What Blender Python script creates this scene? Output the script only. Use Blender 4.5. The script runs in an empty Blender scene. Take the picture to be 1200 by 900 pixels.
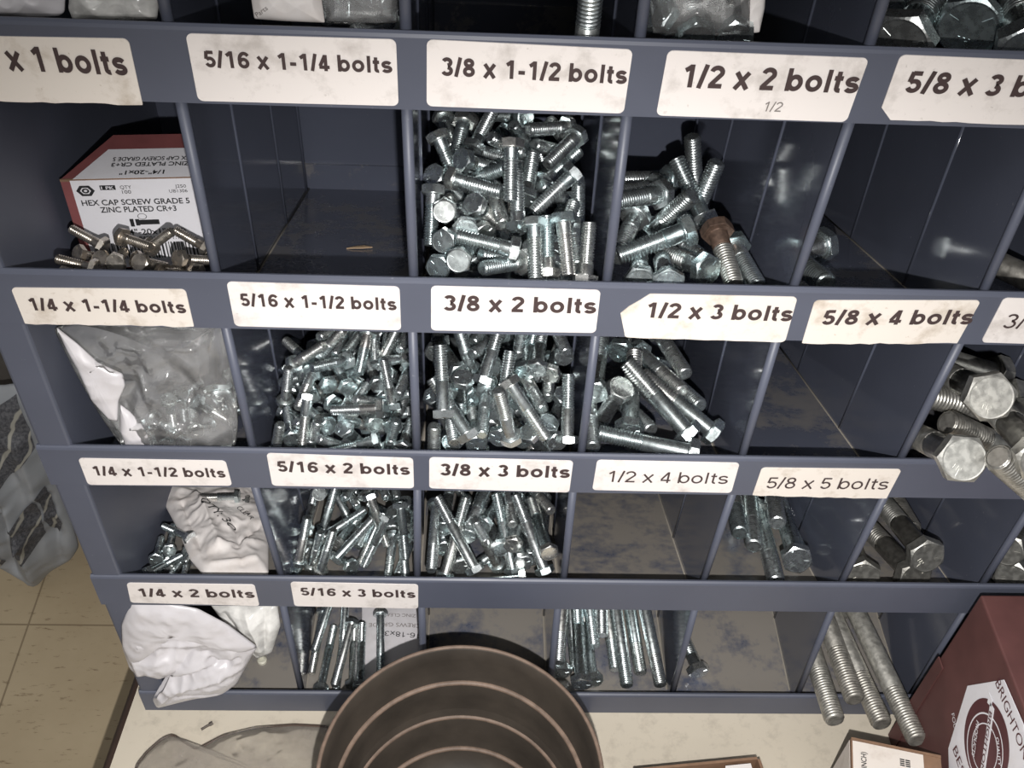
import bpy, bmesh, math, random
from mathutils import Vector, Matrix, Quaternion

# ------------------------------------------------------------------ camera, light, exposure
SC = bpy.context.scene
COL = SC.collection
cam_data = bpy.data.cameras.new('camera')
cam_data.sensor_width = 36.0
cam_data.lens = 37.22
cam_data.clip_start = 0.01
CAM = bpy.data.objects.new('camera', cam_data)
COL.objects.link(CAM)
RIGHT = Vector((0.99886, -0.01675, 0.04477))
UP = Vector((-0.01943, 0.71356, 0.70033))
FWD = Vector((0.04368, 0.70040, -0.71242))
CPOS = Vector((0.24467, -0.44476, 0.22936))
CAM.matrix_world = Matrix(((RIGHT.x, UP.x, -FWD.x, CPOS.x), (RIGHT.y, UP.y, -FWD.y, CPOS.y),
                           (RIGHT.z, UP.z, -FWD.z, CPOS.z), (0, 0, 0, 1)))
SC.camera = CAM
SC.view_settings.view_transform = 'Standard'
SC.view_settings.look = 'None'
SC.view_settings.gamma = 1.0
SC.view_settings.exposure = 0.0
SC.view_settings.use_curve_mapping = False
FLASH_W = 34.0
FILL_W = 5.0
WORLD_S = 0.27

def area_light(name, loc, target, size, size_y, power, color=(1, 1, 1)):
    d = bpy.data.lights.new(name, 'AREA'); d.shape = 'RECTANGLE'; d.size = size; d.size_y = size_y
    d.energy = power; d.color = color
    o = bpy.data.objects.new(name, d); COL.objects.link(o)
    o.location = loc
    o.rotation_euler = (Vector(target) - Vector(loc)).to_track_quat('-Z', 'Y').to_euler()
    return o

# the phone's flash, a little right of and below the lens, its beam leaning down
fl = bpy.data.lights.new('phone_flash', 'SPOT')
fl.energy = FLASH_W; fl.spot_size = math.radians(112); fl.spot_blend = 1.0; fl.shadow_soft_size = 0.0035
fl.color = (1.0, 0.975, 0.95)
FL = bpy.data.objects.new('phone_flash', fl); COL.objects.link(FL)
FL.location = CPOS + RIGHT * 0.012 - UP * 0.052
FL.rotation_euler = (FWD * 1.0 - UP * 0.40 + RIGHT * 0.03).to_track_quat('-Z', 'Y').to_euler()
# unseen fill lights, added behind the camera to soften flash falloff and give glints
area_light('fill_light', (0.0, -1.3, 1.55), (0.3, 0.1, -0.3), 1.4, 0.3, FILL_W, (1.0, 0.98, 0.95))
area_light('fill_light', (0.9, -2.3, 1.55), (0.3, 0.1, -0.3), 1.4, 0.3, FILL_W, (1.0, 0.98, 0.95))

world = bpy.data.worlds.new('world'); SC.world = world; world.use_nodes = True
wn = world.node_tree.nodes; wl = world.node_tree.links
bg = wn['Background']; bg.inputs['Strength'].default_value = WORLD_S
tc = wn.new('ShaderNodeTexCoord'); sx = wn.new('ShaderNodeSeparateXYZ'); rp = wn.new('ShaderNodeValToRGB')
wl.new(tc.outputs['Generated'], sx.inputs[0])
mr = wn.new('ShaderNodeMapRange'); mr.inputs[1].default_value = -1; mr.inputs[2].default_value = 1
wl.new(sx.outputs['Z'], mr.inputs[0]); wl.new(mr.outputs[0], rp.inputs[0]); wl.new(rp.outputs[0], bg.inputs['Color'])
rp.color_ramp.elements[0].color = (0.25, 0.22, 0.18, 1); rp.color_ramp.elements[0].position = 0.2
rp.color_ramp.elements[1].color = (1.0, 1.0, 1.0, 1); rp.color_ramp.elements[1].position = 0.75
e = rp.color_ramp.elements.new(0.5); e.color = (0.5, 0.5, 0.5, 1)

# ------------------------------------------------------------------ materials
def new_mat(name):
    m = bpy.data.materials.new(name); m.use_nodes = True
    nt = m.node_tree
    return m, nt.nodes, nt.links, nt.nodes['Principled BSDF']

def noise(n, l, scale, detail=4.0, rough=0.55, coord='Object', stretch=None):
    t = n.new('ShaderNodeTexCoord'); x = n.new('ShaderNodeTexNoise')
    x.inputs['Scale'].default_value = scale; x.inputs['Detail'].default_value = detail
    x.inputs['Roughness'].default_value = rough
    if stretch:
        mp = n.new('ShaderNodeMapping'); mp.inputs['Scale'].default_value = stretch
        l.new(t.outputs[coord], mp.inputs[0]); l.new(mp.outputs[0], x.inputs['Vector'])
    else:
        l.new(t.outputs[coord], x.inputs['Vector'])
    return x.outputs['Fac']

def ramp(n, l, fac, stops):
    r = n.new('ShaderNodeValToRGB'); els = r.color_ramp.elements
    while len(els) < len(stops): els.new(0.5)
    for e, (p, c) in zip(els, stops):
        e.position = p; e.color = (*c, 1) if len(c) == 3 else c
    l.new(fac, r.inputs[0]); return r.outputs['Color']

def mixc(n, l, fac, a, b):
    m = n.new('ShaderNodeMix'); m.data_type = 'RGBA'
    for i, v in ((0, fac), (6, a), (7, b)):
        if hasattr(v, 'is_output'): l.new(v, m.inputs[i])
        else: m.inputs[i].default_value = v if i == 0 else (*v, 1)
    return m.outputs[2]

def bump(n, l, bsdf, h, strength, dist=0.001):
    b = n.new('ShaderNodeBump'); b.inputs['Strength'].default_value = strength; b.inputs['Distance'].default_value = dist
    l.new(h, b.inputs['Height']); l.new(b.outputs[0], bsdf.inputs['Normal'])

def plain(name, c, rough=0.5, metal=0.0, var=0.12, scale=60, spec=None, bumpk=0.0):
    m, n, l, b = new_mat(name)
    f = noise(n, l, scale)
    a = tuple(x * (1 - var) for x in c); d = tuple(min(1, x * (1 + var)) for x in c)
    l.new(ramp(n, l, f, [(0.3, a), (0.7, d)]), b.inputs['Base Color'])
    b.inputs['Roughness'].default_value = rough; b.inputs['Metallic'].default_value = metal
    if spec is not None: b.inputs['Specular IOR Level'].default_value = spec
    if bumpk: bump(n, l, b, f, bumpk)
    return m

PAINT = (0.088, 0.097, 0.132)
def paint_mat(name, dust=0.0, gloss=0.26):
    m, n, l, b = new_mat(name)
    f = noise(n, l, 9, 6, 0.6); g = noise(n, l, 160, 3)
    base = ramp(n, l, f, [(0.25, tuple(x * 0.88 for x in PAINT)), (0.75, tuple(x * 1.08 for x in PAINT))])
    s = noise(n, l, 300, 2)
    base = mixc(n, l, ramp(n, l, s, [(0.72, (0, 0, 0)), (0.80, (0.5, 0.5, 0.5))]), base, (0.24, 0.24, 0.27))
    if dust:
        d = noise(n, l, 22, 7, 0.62)
        d2 = noise(n, l, 140, 5, 0.7)
        ad = n.new('ShaderNodeMath'); ad.operation = 'MULTIPLY_ADD'; ad.inputs[1].default_value = 0.30; l.new(d2, ad.inputs[0])
        mm = n.new('ShaderNodeMath'); mm.operation = 'MULTIPLY'; mm.inputs[1].default_value = 0.70; l.new(d, mm.inputs[0]); l.new(mm.outputs[0], ad.inputs[2])
        msk = ramp(n, l, ad.outputs[0], [(0.52 - dust * 0.15, (0, 0, 0)), (0.60 - dust * 0.08, (1, 1, 1))])
        mul = n.new('ShaderNodeMath'); mul.operation = 'MULTIPLY'; mul.inputs[1].default_value = min(0.85, 0.3 + dust * 0.6)
        l.new(msk, mul.inputs[0])
        base = mixc(n, l, mul.outputs[0], base, (0.235, 0.212, 0.18))
        rr = n.new('ShaderNodeMapRange'); l.new(mul.outputs[0], rr.inputs[0])
        rr.inputs[3].default_value = gloss; rr.inputs[4].default_value = 0.75
        l.new(rr.outputs[0], b.inputs['Roughness'])
    else:
        rr = n.new('ShaderNodeMapRange'); l.new(f, rr.inputs[0])
        rr.inputs[3].default_value = gloss * 0.75; rr.inputs[4].default_value = gloss * 1.3
        l.new(rr.outputs[0], b.inputs['Roughness'])
    l.new(base, b.inputs['Base Color'])
    b.inputs['Coat Weight'].default_value = 0.25 if gloss < 0.4 else 0.0; b.inputs['Coat Roughness'].default_value = 0.12
    bump(n, l, b, g, 0.05, 0.0003)
    return m

def zinc_mat(name, stops, rough=0.2, metal=0.95, dirt=0.25):
    m, n, l, b = new_mat(name)
    oi = n.new('ShaderNodeObjectInfo')
    c = ramp(n, l, oi.outputs['Random'], stops)
    f = noise(n, l, 240, 4)
    dk = ramp(n, l, f, [(0.35, (1 - dirt,) * 3), (0.6, (1, 1, 1))])
    mm = n.new('ShaderNodeMix'); mm.data_type = 'RGBA'; mm.blend_type = 'MULTIPLY'; mm.inputs[0].default_value = 1
    l.new(c, mm.inputs[6]); l.new(dk, mm.inputs[7]); l.new(mm.outputs[2], b.inputs['Base Color'])
    rr = n.new('ShaderNodeMapRange'); l.new(f, rr.inputs[0]); rr.inputs[3].default_value = rough * 0.7; rr.inputs[4].default_value = rough * 1.5
    l.new(rr.outputs[0], b.inputs['Roughness']); b.inputs['Metallic'].default_value = metal
    return m

def paper_mat(name, c, stain, amount=0.4, scale=60):
    m, n, l, b = new_mat(name)
    f = noise(n, l, scale, 6, 0.65); g = noise(n, l, scale * 7, 3)
    k = ramp(n, l, f, [(0.52, (0, 0, 0)), (0.70, (amount,) * 3)])
    a = mixc(n, l, k, c, stain)
    k2 = ramp(n, l, g, [(0.68, (0, 0, 0)), (0.76, (amount * 0.8,) * 3)])
    l.new(mixc(n, l, k2, a, stain), b.inputs['Base Color'])
    b.inputs['Roughness'].default_value = 0.55
    return m

def film_mat(name, alpha, tint=(0.9, 0.9, 0.88), gloss=0.12):
    """thin clear plastic: mostly see-through, with a milky film and sharp glints"""
    m = bpy.data.materials.new(name); m.use_nodes = True
    n, l = m.node_tree.nodes, m.node_tree.links
    n.remove(n['Principled BSDF'])
    out = n['Material Output']
    tr = n.new('ShaderNodeBsdfTransparent'); df = n.new('ShaderNodeBsdfDiffuse'); gl = n.new('ShaderNodeBsdfGlossy')
    df.inputs['Color'].default_value = (*tint, 1); gl.inputs['Roughness'].default_value = gloss
    f = noise(n, l, 26, 5, 0.6)
    mr = n.new('ShaderNodeMapRange'); l.new(f, mr.inputs[0]); mr.inputs[1].default_value = .3; mr.inputs[2].default_value = .7
    mr.inputs[3].default_value = alpha * 0.2; mr.inputs[4].default_value = min(1, alpha * 1.8)
    m1 = n.new('ShaderNodeMixShader'); l.new(mr.outputs[0], m1.inputs[0]); l.new(tr.outputs[0], m1.inputs[1]); l.new(df.outputs[0], m1.inputs[2])
    fr = n.new('ShaderNodeFresnel'); fr.inputs['IOR'].default_value = 1.45
    m2 = n.new('ShaderNodeMixShader'); l.new(fr.outputs[0], m2.inputs[0]); l.new(m1.outputs[0], m2.inputs[1]); l.new(gl.outputs[0], m2.inputs[2])
    l.new(m2.outputs[0], out.inputs['Surface'])
    return m

M = {}
M['paint'] = paint_mat('blue_grey_enamel', 0.0, 0.45)
M['panel'] = paint_mat('blue_grey_enamel_gloss', 0.0, 0.11)
M['floor_d0'] = paint_mat('dusty_enamel', 0.15, 0.18)
M['floor_d1'] = paint_mat('dustier_enamel', 0.3, 0.2)
M['floor_d2'] = paint_mat('dirtiest_enamel', 0.95, 0.25)
M['seam'] = plain('dusty_seam', (0.215, 0.195, 0.165), 0.8)
M['label'] = paper_mat('label_paper', (0.80, 0.75, 0.725), (0.40, 0.36, 0.33), 0.6, 38)
M['label_torn'] = paper_mat('label_paper_torn', (0.77, 0.71, 0.65), (0.36, 0.28, 0.19), 0.6, 40)
M['ink'] = plain('label_ink', (0.055, 0.035, 0.035), 0.6)
M['ink_black'] = plain('carton_ink', (0.02, 0.02, 0.022), 0.6)
M['pencil'] = plain('pencil_mark', (0.20, 0.18, 0.17), 0.6)
ZS = [(0.0, (0.66, 0.78, 0.80)), (0.35, (0.82, 0.86, 0.87)), (0.7, (0.74, 0.83, 0.84)), (1.0, (0.88, 0.87, 0.84))]
M['zinc'] = zinc_mat('bright_zinc', ZS, 0.25, 0.96, 0.12)
M['zinc_thread'] = zinc_mat('bright_zinc_thread', ZS, 0.25, 0.96, 0.15)
M['nickel'] = zinc_mat('brownish_zinc', [(0, (0.62, 0.55, 0.47)), (1, (0.72, 0.67, 0.60))], 0.26, 0.9, 0.35)
M['grey_zinc'] = zinc_mat('greyish_zinc', [(0, (0.44, 0.42, 0.38)), (1, (0.54, 0.54, 0.51))], 0.36, 0.85, 0.3)
M['dull_zinc'] = zinc_mat('dull_galvanised', [(0, (0.42, 0.40, 0.36)), (1, (0.50, 0.49, 0.45))], 0.42, 0.7, 0.35)
M['rust'] = plain('rusted_steel', (0.125, 0.082, 0.062), 0.6, 0.6, 0.4, 300, bumpk=0.3)
M['bench'] = paper_mat('bench_laminate', (0.60, 0.54, 0.44), (0.30, 0.26, 0.21), 0.35, 75)
M['bench_edge'] = plain('bench_edging', (0.075, 0.05, 0.04), 0.4)
M['wood'] = plain('bench_frame', (0.16, 0.11, 0.07), 0.6)
M['wall'] = plain('wall_paint', (0.10, 0.09, 0.08), 0.8)
M['maroon'] = plain('maroon_board', (0.108, 0.043, 0.040), 0.6, 0, 0.18, 30)
M['maroon_print'] = plain('maroon_print', (0.085, 0.02, 0.026), 0.5, 0, 0.1)
M['carton_red'] = plain('red_board', (0.24, 0.078, 0.078), 0.6, 0, 0.15, 40)
M['carton_edge'] = plain('board_edge', (0.22, 0.13, 0.08), 0.75, 0, 0.2, 80)
M['white_print'] = paper_mat('white_sticker', (0.80, 0.79, 0.83), (0.55, 0.5, 0.46), 0.2, 30)
M['cream_print'] = paper_mat('cream_sticker', (0.74, 0.68, 0.62), (0.40, 0.30, 0.22), 0.35, 40)
M['tub'] = plain('brown_black_plastic', (0.046, 0.037, 0.029), 0.55, 0, 0.25, 30, bumpk=0.15)
M['tub_ring'] = plain('worn_brown_edge', (0.165, 0.115, 0.086), 0.6, 0, 0.25, 120)
M['scrap'] = plain('scrap_steel', (0.13, 0.11, 0.095), 0.6, 0.5, 0.3, 200)
M['bag_white'] = paper_mat('white_poly_bag', (0.60, 0.58, 0.60), (0.40, 0.36, 0.34), 0.25, 30)
M['bag_white'].node_tree.nodes['Principled BSDF'].inputs['Roughness'].default_value = 0.32
M['paper_soft'] = paper_mat('soft_white_paper', (0.74, 0.70, 0.68), (0.50, 0.42, 0.36), 0.35, 30)
M['film'] = film_mat('clear_film', 0.11, (0.9, 0.9, 0.9), 0.08)
M['film_milky'] = film_mat('milky_film', 0.55, (0.84, 0.83, 0.80))
M['film_grey'] = film_mat('grey_film', 0.30, (0.40, 0.36, 0.31), 0.2)
M['film_rim'] = film_mat('film_rim', 0.8, (0.10, 0.07, 0.055), 0.3)
M['bundle'] = plain('grey_poly_sheet', (0.30, 0.315, 0.335), 0.5, 0, 0.12, 14, bumpk=0.2)
M['cap'] = plain('cream_plastic', (0.62, 0.60, 0.50), 0.45)
M['splinter'] = plain('dry_wood', (0.30, 0.21, 0.13), 0.8)

def knit_mat():
    m, n, l, b = new_mat('dark_fabric_pale_lines')
    f = noise(n, l, 320, 3)
    c = ramp(n, l, f, [(0.35, (0.045, 0.047, 0.055)), (0.65, (0.12, 0.12, 0.13))])
    t = n.new('ShaderNodeTexCoord'); mp = n.new('ShaderNodeMapping'); mp.inputs['Rotation'].default_value = (0, math.radians(62), 0)
    w = n.new('ShaderNodeTexWave'); w.bands_direction = 'Z'; w.inputs['Scale'].default_value = 16; w.inputs['Distortion'].default_value = 5
    w.inputs['Detail Scale'].default_value = 1.4
    l.new(t.outputs['Object'], mp.inputs[0]); l.new(mp.outputs[0], w.inputs['Vector'])
    k = ramp(n, l, w.outputs['Fac'], [(0.90, (0, 0, 0)), (0.97, (1, 1, 1))])
    l.new(mixc(n, l, k, c, (0.34, 0.33, 0.29)), b.inputs['Base Color']); b.inputs['Roughness'].default_value = 0.7
    return m
M['knit'] = knit_mat()

def tile_mat():
    m, n, l, b = new_mat('beige_vinyl_tile')
    f = noise(n, l, 5, 6, 0.6); c = ramp(n, l, f, [(0.3, (0.40, 0.315, 0.20)), (0.7, (0.52, 0.425, 0.285))])
    s = noise(n, l, 42, 4, 0.7, stretch=(1.0, 4.0, 1))
    c = mixc(n, l, ramp(n, l, s, [(0.60, (0, 0, 0)), (0.70, (0.8, 0.8, 0.8))]), c, (0.17, 0.115, 0.065))
    t = n.new('ShaderNodeTexCoord'); mp = n.new('ShaderNodeMapping'); mp.inputs['Location'].default_value = (0.295, -0.277, 0)
    br = n.new('ShaderNodeTexBrick'); br.offset = 0; br.inputs['Scale'].default_value = 1.0
    br.inputs['Brick Width'].default_value = 0.25; br.inputs['Row Height'].default_value = 0.25; br.inputs['Mortar Size'].default_value = 0.0012
    br.inputs['Color1'].default_value = br.inputs['Color2'].default_value = (0, 0, 0, 1); br.inputs['Mortar'].default_value = (0.7, 0.7, 0.7, 1)
    l.new(t.outputs['Object'], mp.inputs[0]); l.new(mp.outputs[0], br.inputs['Vector'])
    l.new(mixc(n, l, br.outputs['Color'], c, (0.17, 0.125, 0.075)), b.inputs['Base Color']); b.inputs['Roughness'].default_value = 0.5
    return m
M['tile'] = tile_mat()

# ------------------------------------------------------------------ helpers
def link(name, mesh, mat=None, parent=None):
    o = bpy.data.objects.new(name, mesh); COL.objects.link(o)
    if mat is not None and not mesh.materials: mesh.materials.append(mat)
    if parent is not None: o.parent = parent
    return o

def from_bm(bm, name, mat, parent=None, smooth=False):
    bmesh.ops.recalc_face_normals(bm, faces=bm.faces)
    me = bpy.data.meshes.new(name); bm.to_mesh(me); bm.free()
    if smooth: me.polygons.foreach_set('use_smooth', [True] * len(me.polygons))
    return link(name, me, mat, parent)

def tag(o, label, cat, group=None, kind=None):
    o['label'] = label; o['category'] = cat
    if group: o['group'] = group
    if kind: o['kind'] = kind
    return o

def thing(name, loc, label, cat, group=None):
    o = bpy.data.objects.new(name, None); COL.objects.link(o); o.location = loc; o.empty_display_size = 0.02
    return tag(o, label, cat, group)

def box_bm(bm, x0, x1, y0, y1, z0, z1, bev=0.0):
    vs = [bm.verts.new(p) for p in ((x0, y0, z0), (x1, y0, z0), (x1, y1, z0), (x0, y1, z0), (x0, y0, z1), (x1, y0, z1), (x1, y1, z1), (x0, y1, z1))]
    fs = [bm.faces.new([vs[i] for i in f]) for f in ((0, 3, 2, 1), (4, 5, 6, 7), (0, 1, 5, 4), (1, 2, 6, 5), (2, 3, 7, 6), (3, 0, 4, 7))]
    if bev:
        es = set(e for f in fs for e in f.edges)
        bmesh.ops.bevel(bm, geom=list(es), offset=bev, segments=2, affect='EDGES', profile=0.5)

def prism(bm, pts, vec):
    """solid swept from a planar polygon of 3D points along vec"""
    a = [bm.verts.new(p) for p in pts]; b = [bm.verts.new(Vector(p) + Vector(vec)) for p in pts]
    bm.faces.new(a); bm.faces.new(b[::-1]); k = len(pts)
    for i in range(k): bm.faces.new([a[i], b[i], b[(i + 1) % k], a[(i + 1) % k]])

def tube(bm, p, q, r, seg=10, caps=True):
    p, q = Vector(p), Vector(q); d = (q - p).normalized()
    u = d.orthogonal().normalized(); v = d.cross(u)
    A, B = [], []
    for i in range(seg):
        w = u * math.cos(2 * math.pi * i / seg) * r + v * math.sin(2 * math.pi * i / seg) * r
        A.append(bm.verts.new(p + w)); B.append(bm.verts.new(q + w))
    for i in range(seg): bm.faces.new([A[i], A[(i + 1) % seg], B[(i + 1) % seg], B[i]])
    if caps: bm.faces.new(A[::-1]); bm.faces.new(B)

def lathe(bm, prof, seg=64, close=False):
    rings = []
    for r, z in prof:
        if r < 1e-6: rings.append([bm.verts.new((0, 0, z))])
        else: rings.append([bm.verts.new((r * math.cos(2 * math.pi * i / seg), r * math.sin(2 * math.pi * i / seg), z)) for i in range(seg)])
    pairs = list(zip(rings, rings[1:]))
    if close: pairs.append((rings[-1], rings[0]))
    for a, b in pairs:
        for i in range(seg):
            j = (i + 1) % seg
            if len(a) == 1 and len(b) == 1: continue
            if len(a) == 1: bm.faces.new([a[0], b[i], b[j]])
            elif len(b) == 1: bm.faces.new([a[i], a[j], b[0]])
            else: bm.faces.new([a[i], a[j], b[j], b[i]])


# plain grotesque lettering for the lip labels, drawn as strokes; capital height 1
def arc(cx, cy, rx, ry, a0, a1, n=14):
    return [(cx + rx * math.cos(math.radians(a0 + (a1 - a0) * i / n)), cy + ry * math.sin(math.radians(a0 + (a1 - a0) * i / n))) for i in range(n + 1)]
def glyph(ch, t):
    h = t / 2; X = 0.74
    W_ = {'b': .85, 'o': .85, 'l': .40, 't': .48, 's': .77, 'x': .77, '/': .40, '-': .48, ' ': .36, 'H': 1.0}
    w = W_.get(ch, .78); m = .06; l, r = m + h, w - m - h; c = w / 2
    S_ = []
    if ch == '1': S_ = [[(c + .08, 0), (c + .08, 1)], [(c + .06, .98 - h * .6), (c - .10, .80), (c - .20, .74)]]
    elif ch == '2': S_ = [arc(c, .70, r - c, .30 - h, 170, -22) + [(l + .04, h + .06)], [(l - h * .7, h), (r + h * .6, h)]]
    elif ch == '3': S_ = [arc(c - .02, .735, r - c - .03, .265 - h, 160, -82), arc(c - .02, .285, r - c, .285 - h, 82, -160)]
    elif ch == '4': S_ = [[(r - .12, 0), (r - .12, .97)], [(r - .14, .94), (l, .30)], [(l - h * .5, .23), (r + h, .23)]]
    elif ch == '5': S_ = [[(r, 1 - h), (l + .06, 1 - h)], [(l + .07, 1 - h * .4), (l + .01, .50)], arc(c - .01, .325, r - c, .325 - h, 142, -158)]
    elif ch == '6': S_ = [arc(c, .325, r - c, .325 - h, 0, 360, 24), arc(c + .06, .50, r - c + .06, .5 - h, 40, 200)]
    elif ch == '8': S_ = [arc(c, .74, r - c - .04, .26 - h, 0, 360, 22), arc(c, .29, r - c, .29 - h, 0, 360, 24)]
    elif ch == '/': S_ = [[(.02 + h * .6, -.02), (w - .02 - h * .6, 1.02)]]
    elif ch == '-': S_ = [[(m, .36), (w - m, .36)]]
    elif ch == 'x': S_ = [[(m + h * .55, 0), (w - m - h * .55, X)], [(m + h * .55, X), (w - m - h * .55, 0)]]
    elif ch == 'l': S_ = [[(c, 0), (c, 1)]]
    elif ch == 'b': S_ = [[(l, 0), (l, 1)], arc(c + .02, X / 2, r - c - .02, X / 2 - h, 0, 360, 26)]
    elif ch == 'o': S_ = [arc(c, X / 2, r - c, X / 2 - h, 0, 360, 26)]
    elif ch == 't': S_ = [[(c - .02, .93), (c - .02, .22)] + arc(c + .12, .20, .14, .20 - h, 180, 285), [(m - .02, X - h), (w - m, X - h)]]
    elif ch == 's': S_ = [arc(c, X - h - (X - t) / 4, r - c - .01, (X - t) / 4, 22, 252, 14) + arc(c, h + (X - t) / 4, r - c, (X - t) / 4, 72, -160, 14)]
    return S_, w
def stroke_text(s, bold):
    t = .205 if bold else .125
    vs, fs, x = [], [], 0.0
    for ch in s:
        S_, w = glyph(ch, t)
        for P in S_:
            closed = math.dist(P[0], P[-1]) < 1e-6
            n = len(P)
            L = []
            for i, p in enumerate(P):
                a = P[i - 1] if i else (P[-2] if closed else P[0]); b = P[i + 1] if i + 1 < n else (P[1] if closed else P[-1])
                d0 = Vector((p[0] - a[0], p[1] - a[1])); d1 = Vector((b[0] - p[0], b[1] - p[1]))
                d0 = d0.normalized() if d0.length > 1e-9 else d1.normalized(); d1 = d1.normalized() if d1.length > 1e-9 else d0
                d = (d0 + d1).normalized(); q = Vector((-d.y, d.x)) * (t / 2) / max(.6, d.dot(d0))
                L.append((p[0] + q.x + x, p[1] + q.y, p[0] - q.x + x, p[1] - q.y))
            k = len(vs)
            lay = len(fs) % 7 * .003 + x * .002
            for u in L: vs += [(u[0], u[1], lay), (u[2], u[3], lay)]
            for i in range(n - 1): fs.append((k + 2 * i + 1, k + 2 * i + 3, k + 2 * i + 2, k + 2 * i))
        x += w
    x0 = min(v[0] for v in vs); x1 = max(v[0] for v in vs)
    return [(a - x0, b, c) for a, b, c in vs], fs, x1 - x0

_TXT = {}
def text_tris(s, bold=False):
    """triangulated lettering, baseline at y=0, left edge at x=0, capital height 1; returns verts, faces, width"""
    key = (s, bold)
    if key in _TXT: return _TXT[key]
    if set(s) <= set('1234568/x-bolts '):
        _TXT[key] = stroke_text(s, bold)
        return _TXT[key]
    def raw(t):
        c = bpy.data.curves.new('lettering', 'FONT'); c.body = t; c.size = 1.0; c.resolution_u = 4
        if bold: c.offset = 0.016
        o = bpy.data.objects.new('lettering', c); COL.objects.link(o)
        bpy.context.view_layer.update()
        me = o.to_mesh(); vs = [(v.co.x, v.co.y) for v in me.vertices]; fs = [tuple(p.vertices) for p in me.polygons]
        o.to_mesh_clear(); bpy.data.objects.remove(o); bpy.data.curves.remove(c)
        return vs, fs
    cap = max(v[1] for v in raw('H')[0])
    vs, fs = raw(s)
    x0 = min(v[0] for v in vs); w = (max(v[0] for v in vs) - x0) / cap
    r = ([((x - x0) / cap, y / cap) for x, y in vs], fs, w)
    _TXT[key] = r
    return r

def lettering(s, origin, ex, ey, height, width=None, mat=None, parent=None, bold=False, name='lettering', surf=None, lift=0.0003):
    """writes s from origin along ex with capitals of the given height; surf maps plane coordinates to a surface"""
    vs, fs, w = text_tris(s, bold)
    kx = (width / w) if width else height
    me = bpy.data.meshes.new(name); O, ex, ey = Vector(origin), Vector(ex), Vector(ey)
    nrm = ex.cross(ey).normalized()
    P = []
    for v in vs:
        p = O + ex * (v[0] * kx) + ey * (v[1] * height)
        P.append(surf(p) if surf else p + nrm * (lift + (v[2] * .003 if len(v) > 2 else 0)))
    me.from_pydata(P, [], fs)
    return link(name, me, mat, parent)

# ------------------------------------------------------------------ the setting
FLOOR_Z, BENCH_Z = -0.95, -0.6332
bm = bmesh.new(); box_bm(bm, -2.6, 2.6, -3.2, 0.42, FLOOR_Z - 0.02, FLOOR_Z)
o = from_bm(bm, 'floor', M['tile']); o['kind'] = 'structure'
bm = bmesh.new(); box_bm(bm, -2.6, 2.6, 0.42, 0.46, FLOOR_Z - 0.02, 1.7)
o = from_bm(bm, 'wall_back', M['wall']); o['kind'] = 'structure'

# ------------------------------------------------------------------ workbench
bench = thing('workbench', (0.4, 0.0, FLOOR_Z), 'low bench with worn cream top and dark rounded edge carrying the bolt bin', 'workbench')
def part_of(parent, o):
    """parent an object built in world coordinates without moving it"""
    o.parent = parent; o.matrix_parent_inverse = Matrix.Translation(-parent.location); return o
def bx(y): return -0.0395 + 0.085 * y
bm = bmesh.new()
prism(bm, [(bx(-1.0), -1.0, BENCH_Z - 0.022), (1.15, -1.0, BENCH_Z - 0.022), (1.15, 0.345, BENCH_Z - 0.022), (bx(0.345), 0.345, BENCH_Z - 0.022)], (0, 0, 0.0215))
part_of(bench, from_bm(bm, 'bench_top', M['bench']))
bm = bmesh.new()
tube(bm, (bx(-1.0) - 0.001, -1.0, BENCH_Z - 0.0085), (bx(0.345) - 0.001, 0.345, BENCH_Z - 0.0085), 0.0075, 12)
tube(bm, (bx(-1.0) - 0.003, -1.0, BENCH_Z - 0.018), (bx(0.345) - 0.003, 0.345, BENCH_Z - 0.018), 0.0065, 12)
part_of(bench, from_bm(bm, 'edge_strip', M['bench_edge'], smooth=True))
for x in (0.03, 1.08):
    for y in (-0.92, 0.28):
        bm = bmesh.new(); box_bm(bm, x, x + 0.045, y, y + 0.045, FLOOR_Z, BENCH_Z - 0.022, 0.003)
        part_of(bench, from_bm(bm, 'leg', M['wood']))

# ------------------------------------------------------------------ the bolt bin
W = 0.107
ZT = [0.0, -0.1438, -0.288, -0.4314, -0.6025]      # tops of the lips, row by row
ZB = [-0.0391, -0.1826, -0.3257, -0.4682, -0.6332]  # their lower edges
SL = -0.39                                           # the shelves fall towards the back
NC = 8; XL, XR = -0.025, NC * W + 0.025
YB = 0.303
bin_ = thing('bolt_bin', (NC * W / 2, 0.15, BENCH_Z), 'grey-blue steel bolt bin with labelled lips and open sloping compartments', 'bolt bin')
def bpart(name, bm, mat, smooth=False): return part_of(bin_, from_bm(bm, name, mat, smooth=smooth))
def lip_bm(T, B):
    bm = bmesh.new()
    pr = [(0, B), (0, T - .0026), (.0006, T - .0010), (.0020, T - .0001), (.0036, T - .0006), (.0046, T - .0022), (.0046, T - .009), (.0034, T - .009), (.0034, T - .004), (.0016, T - .004), (.0016, B)]
    prism(bm, [(XL - .001, y, z) for y, z in pr], (XR - XL + .002, 0, 0))
    return bm
for x0, x1 in ((XL, -0.004), (NC * W + 0.004, XR)):
    bm = bmesh.new(); box_bm(bm, x0, x1, 0.0016, YB + .002, BENCH_Z, 0.30, 0.002); bpart('side_panel', bm, M['paint'])
bm = bmesh.new(); box_bm(bm, -0.004, NC * W + .004, YB, YB + .0015, BENCH_Z, 0.30)
bpart('back_panel', bm, M['panel'])
rows = [(0.1438, 0.1047)] + list(zip(ZT, ZB))
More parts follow.
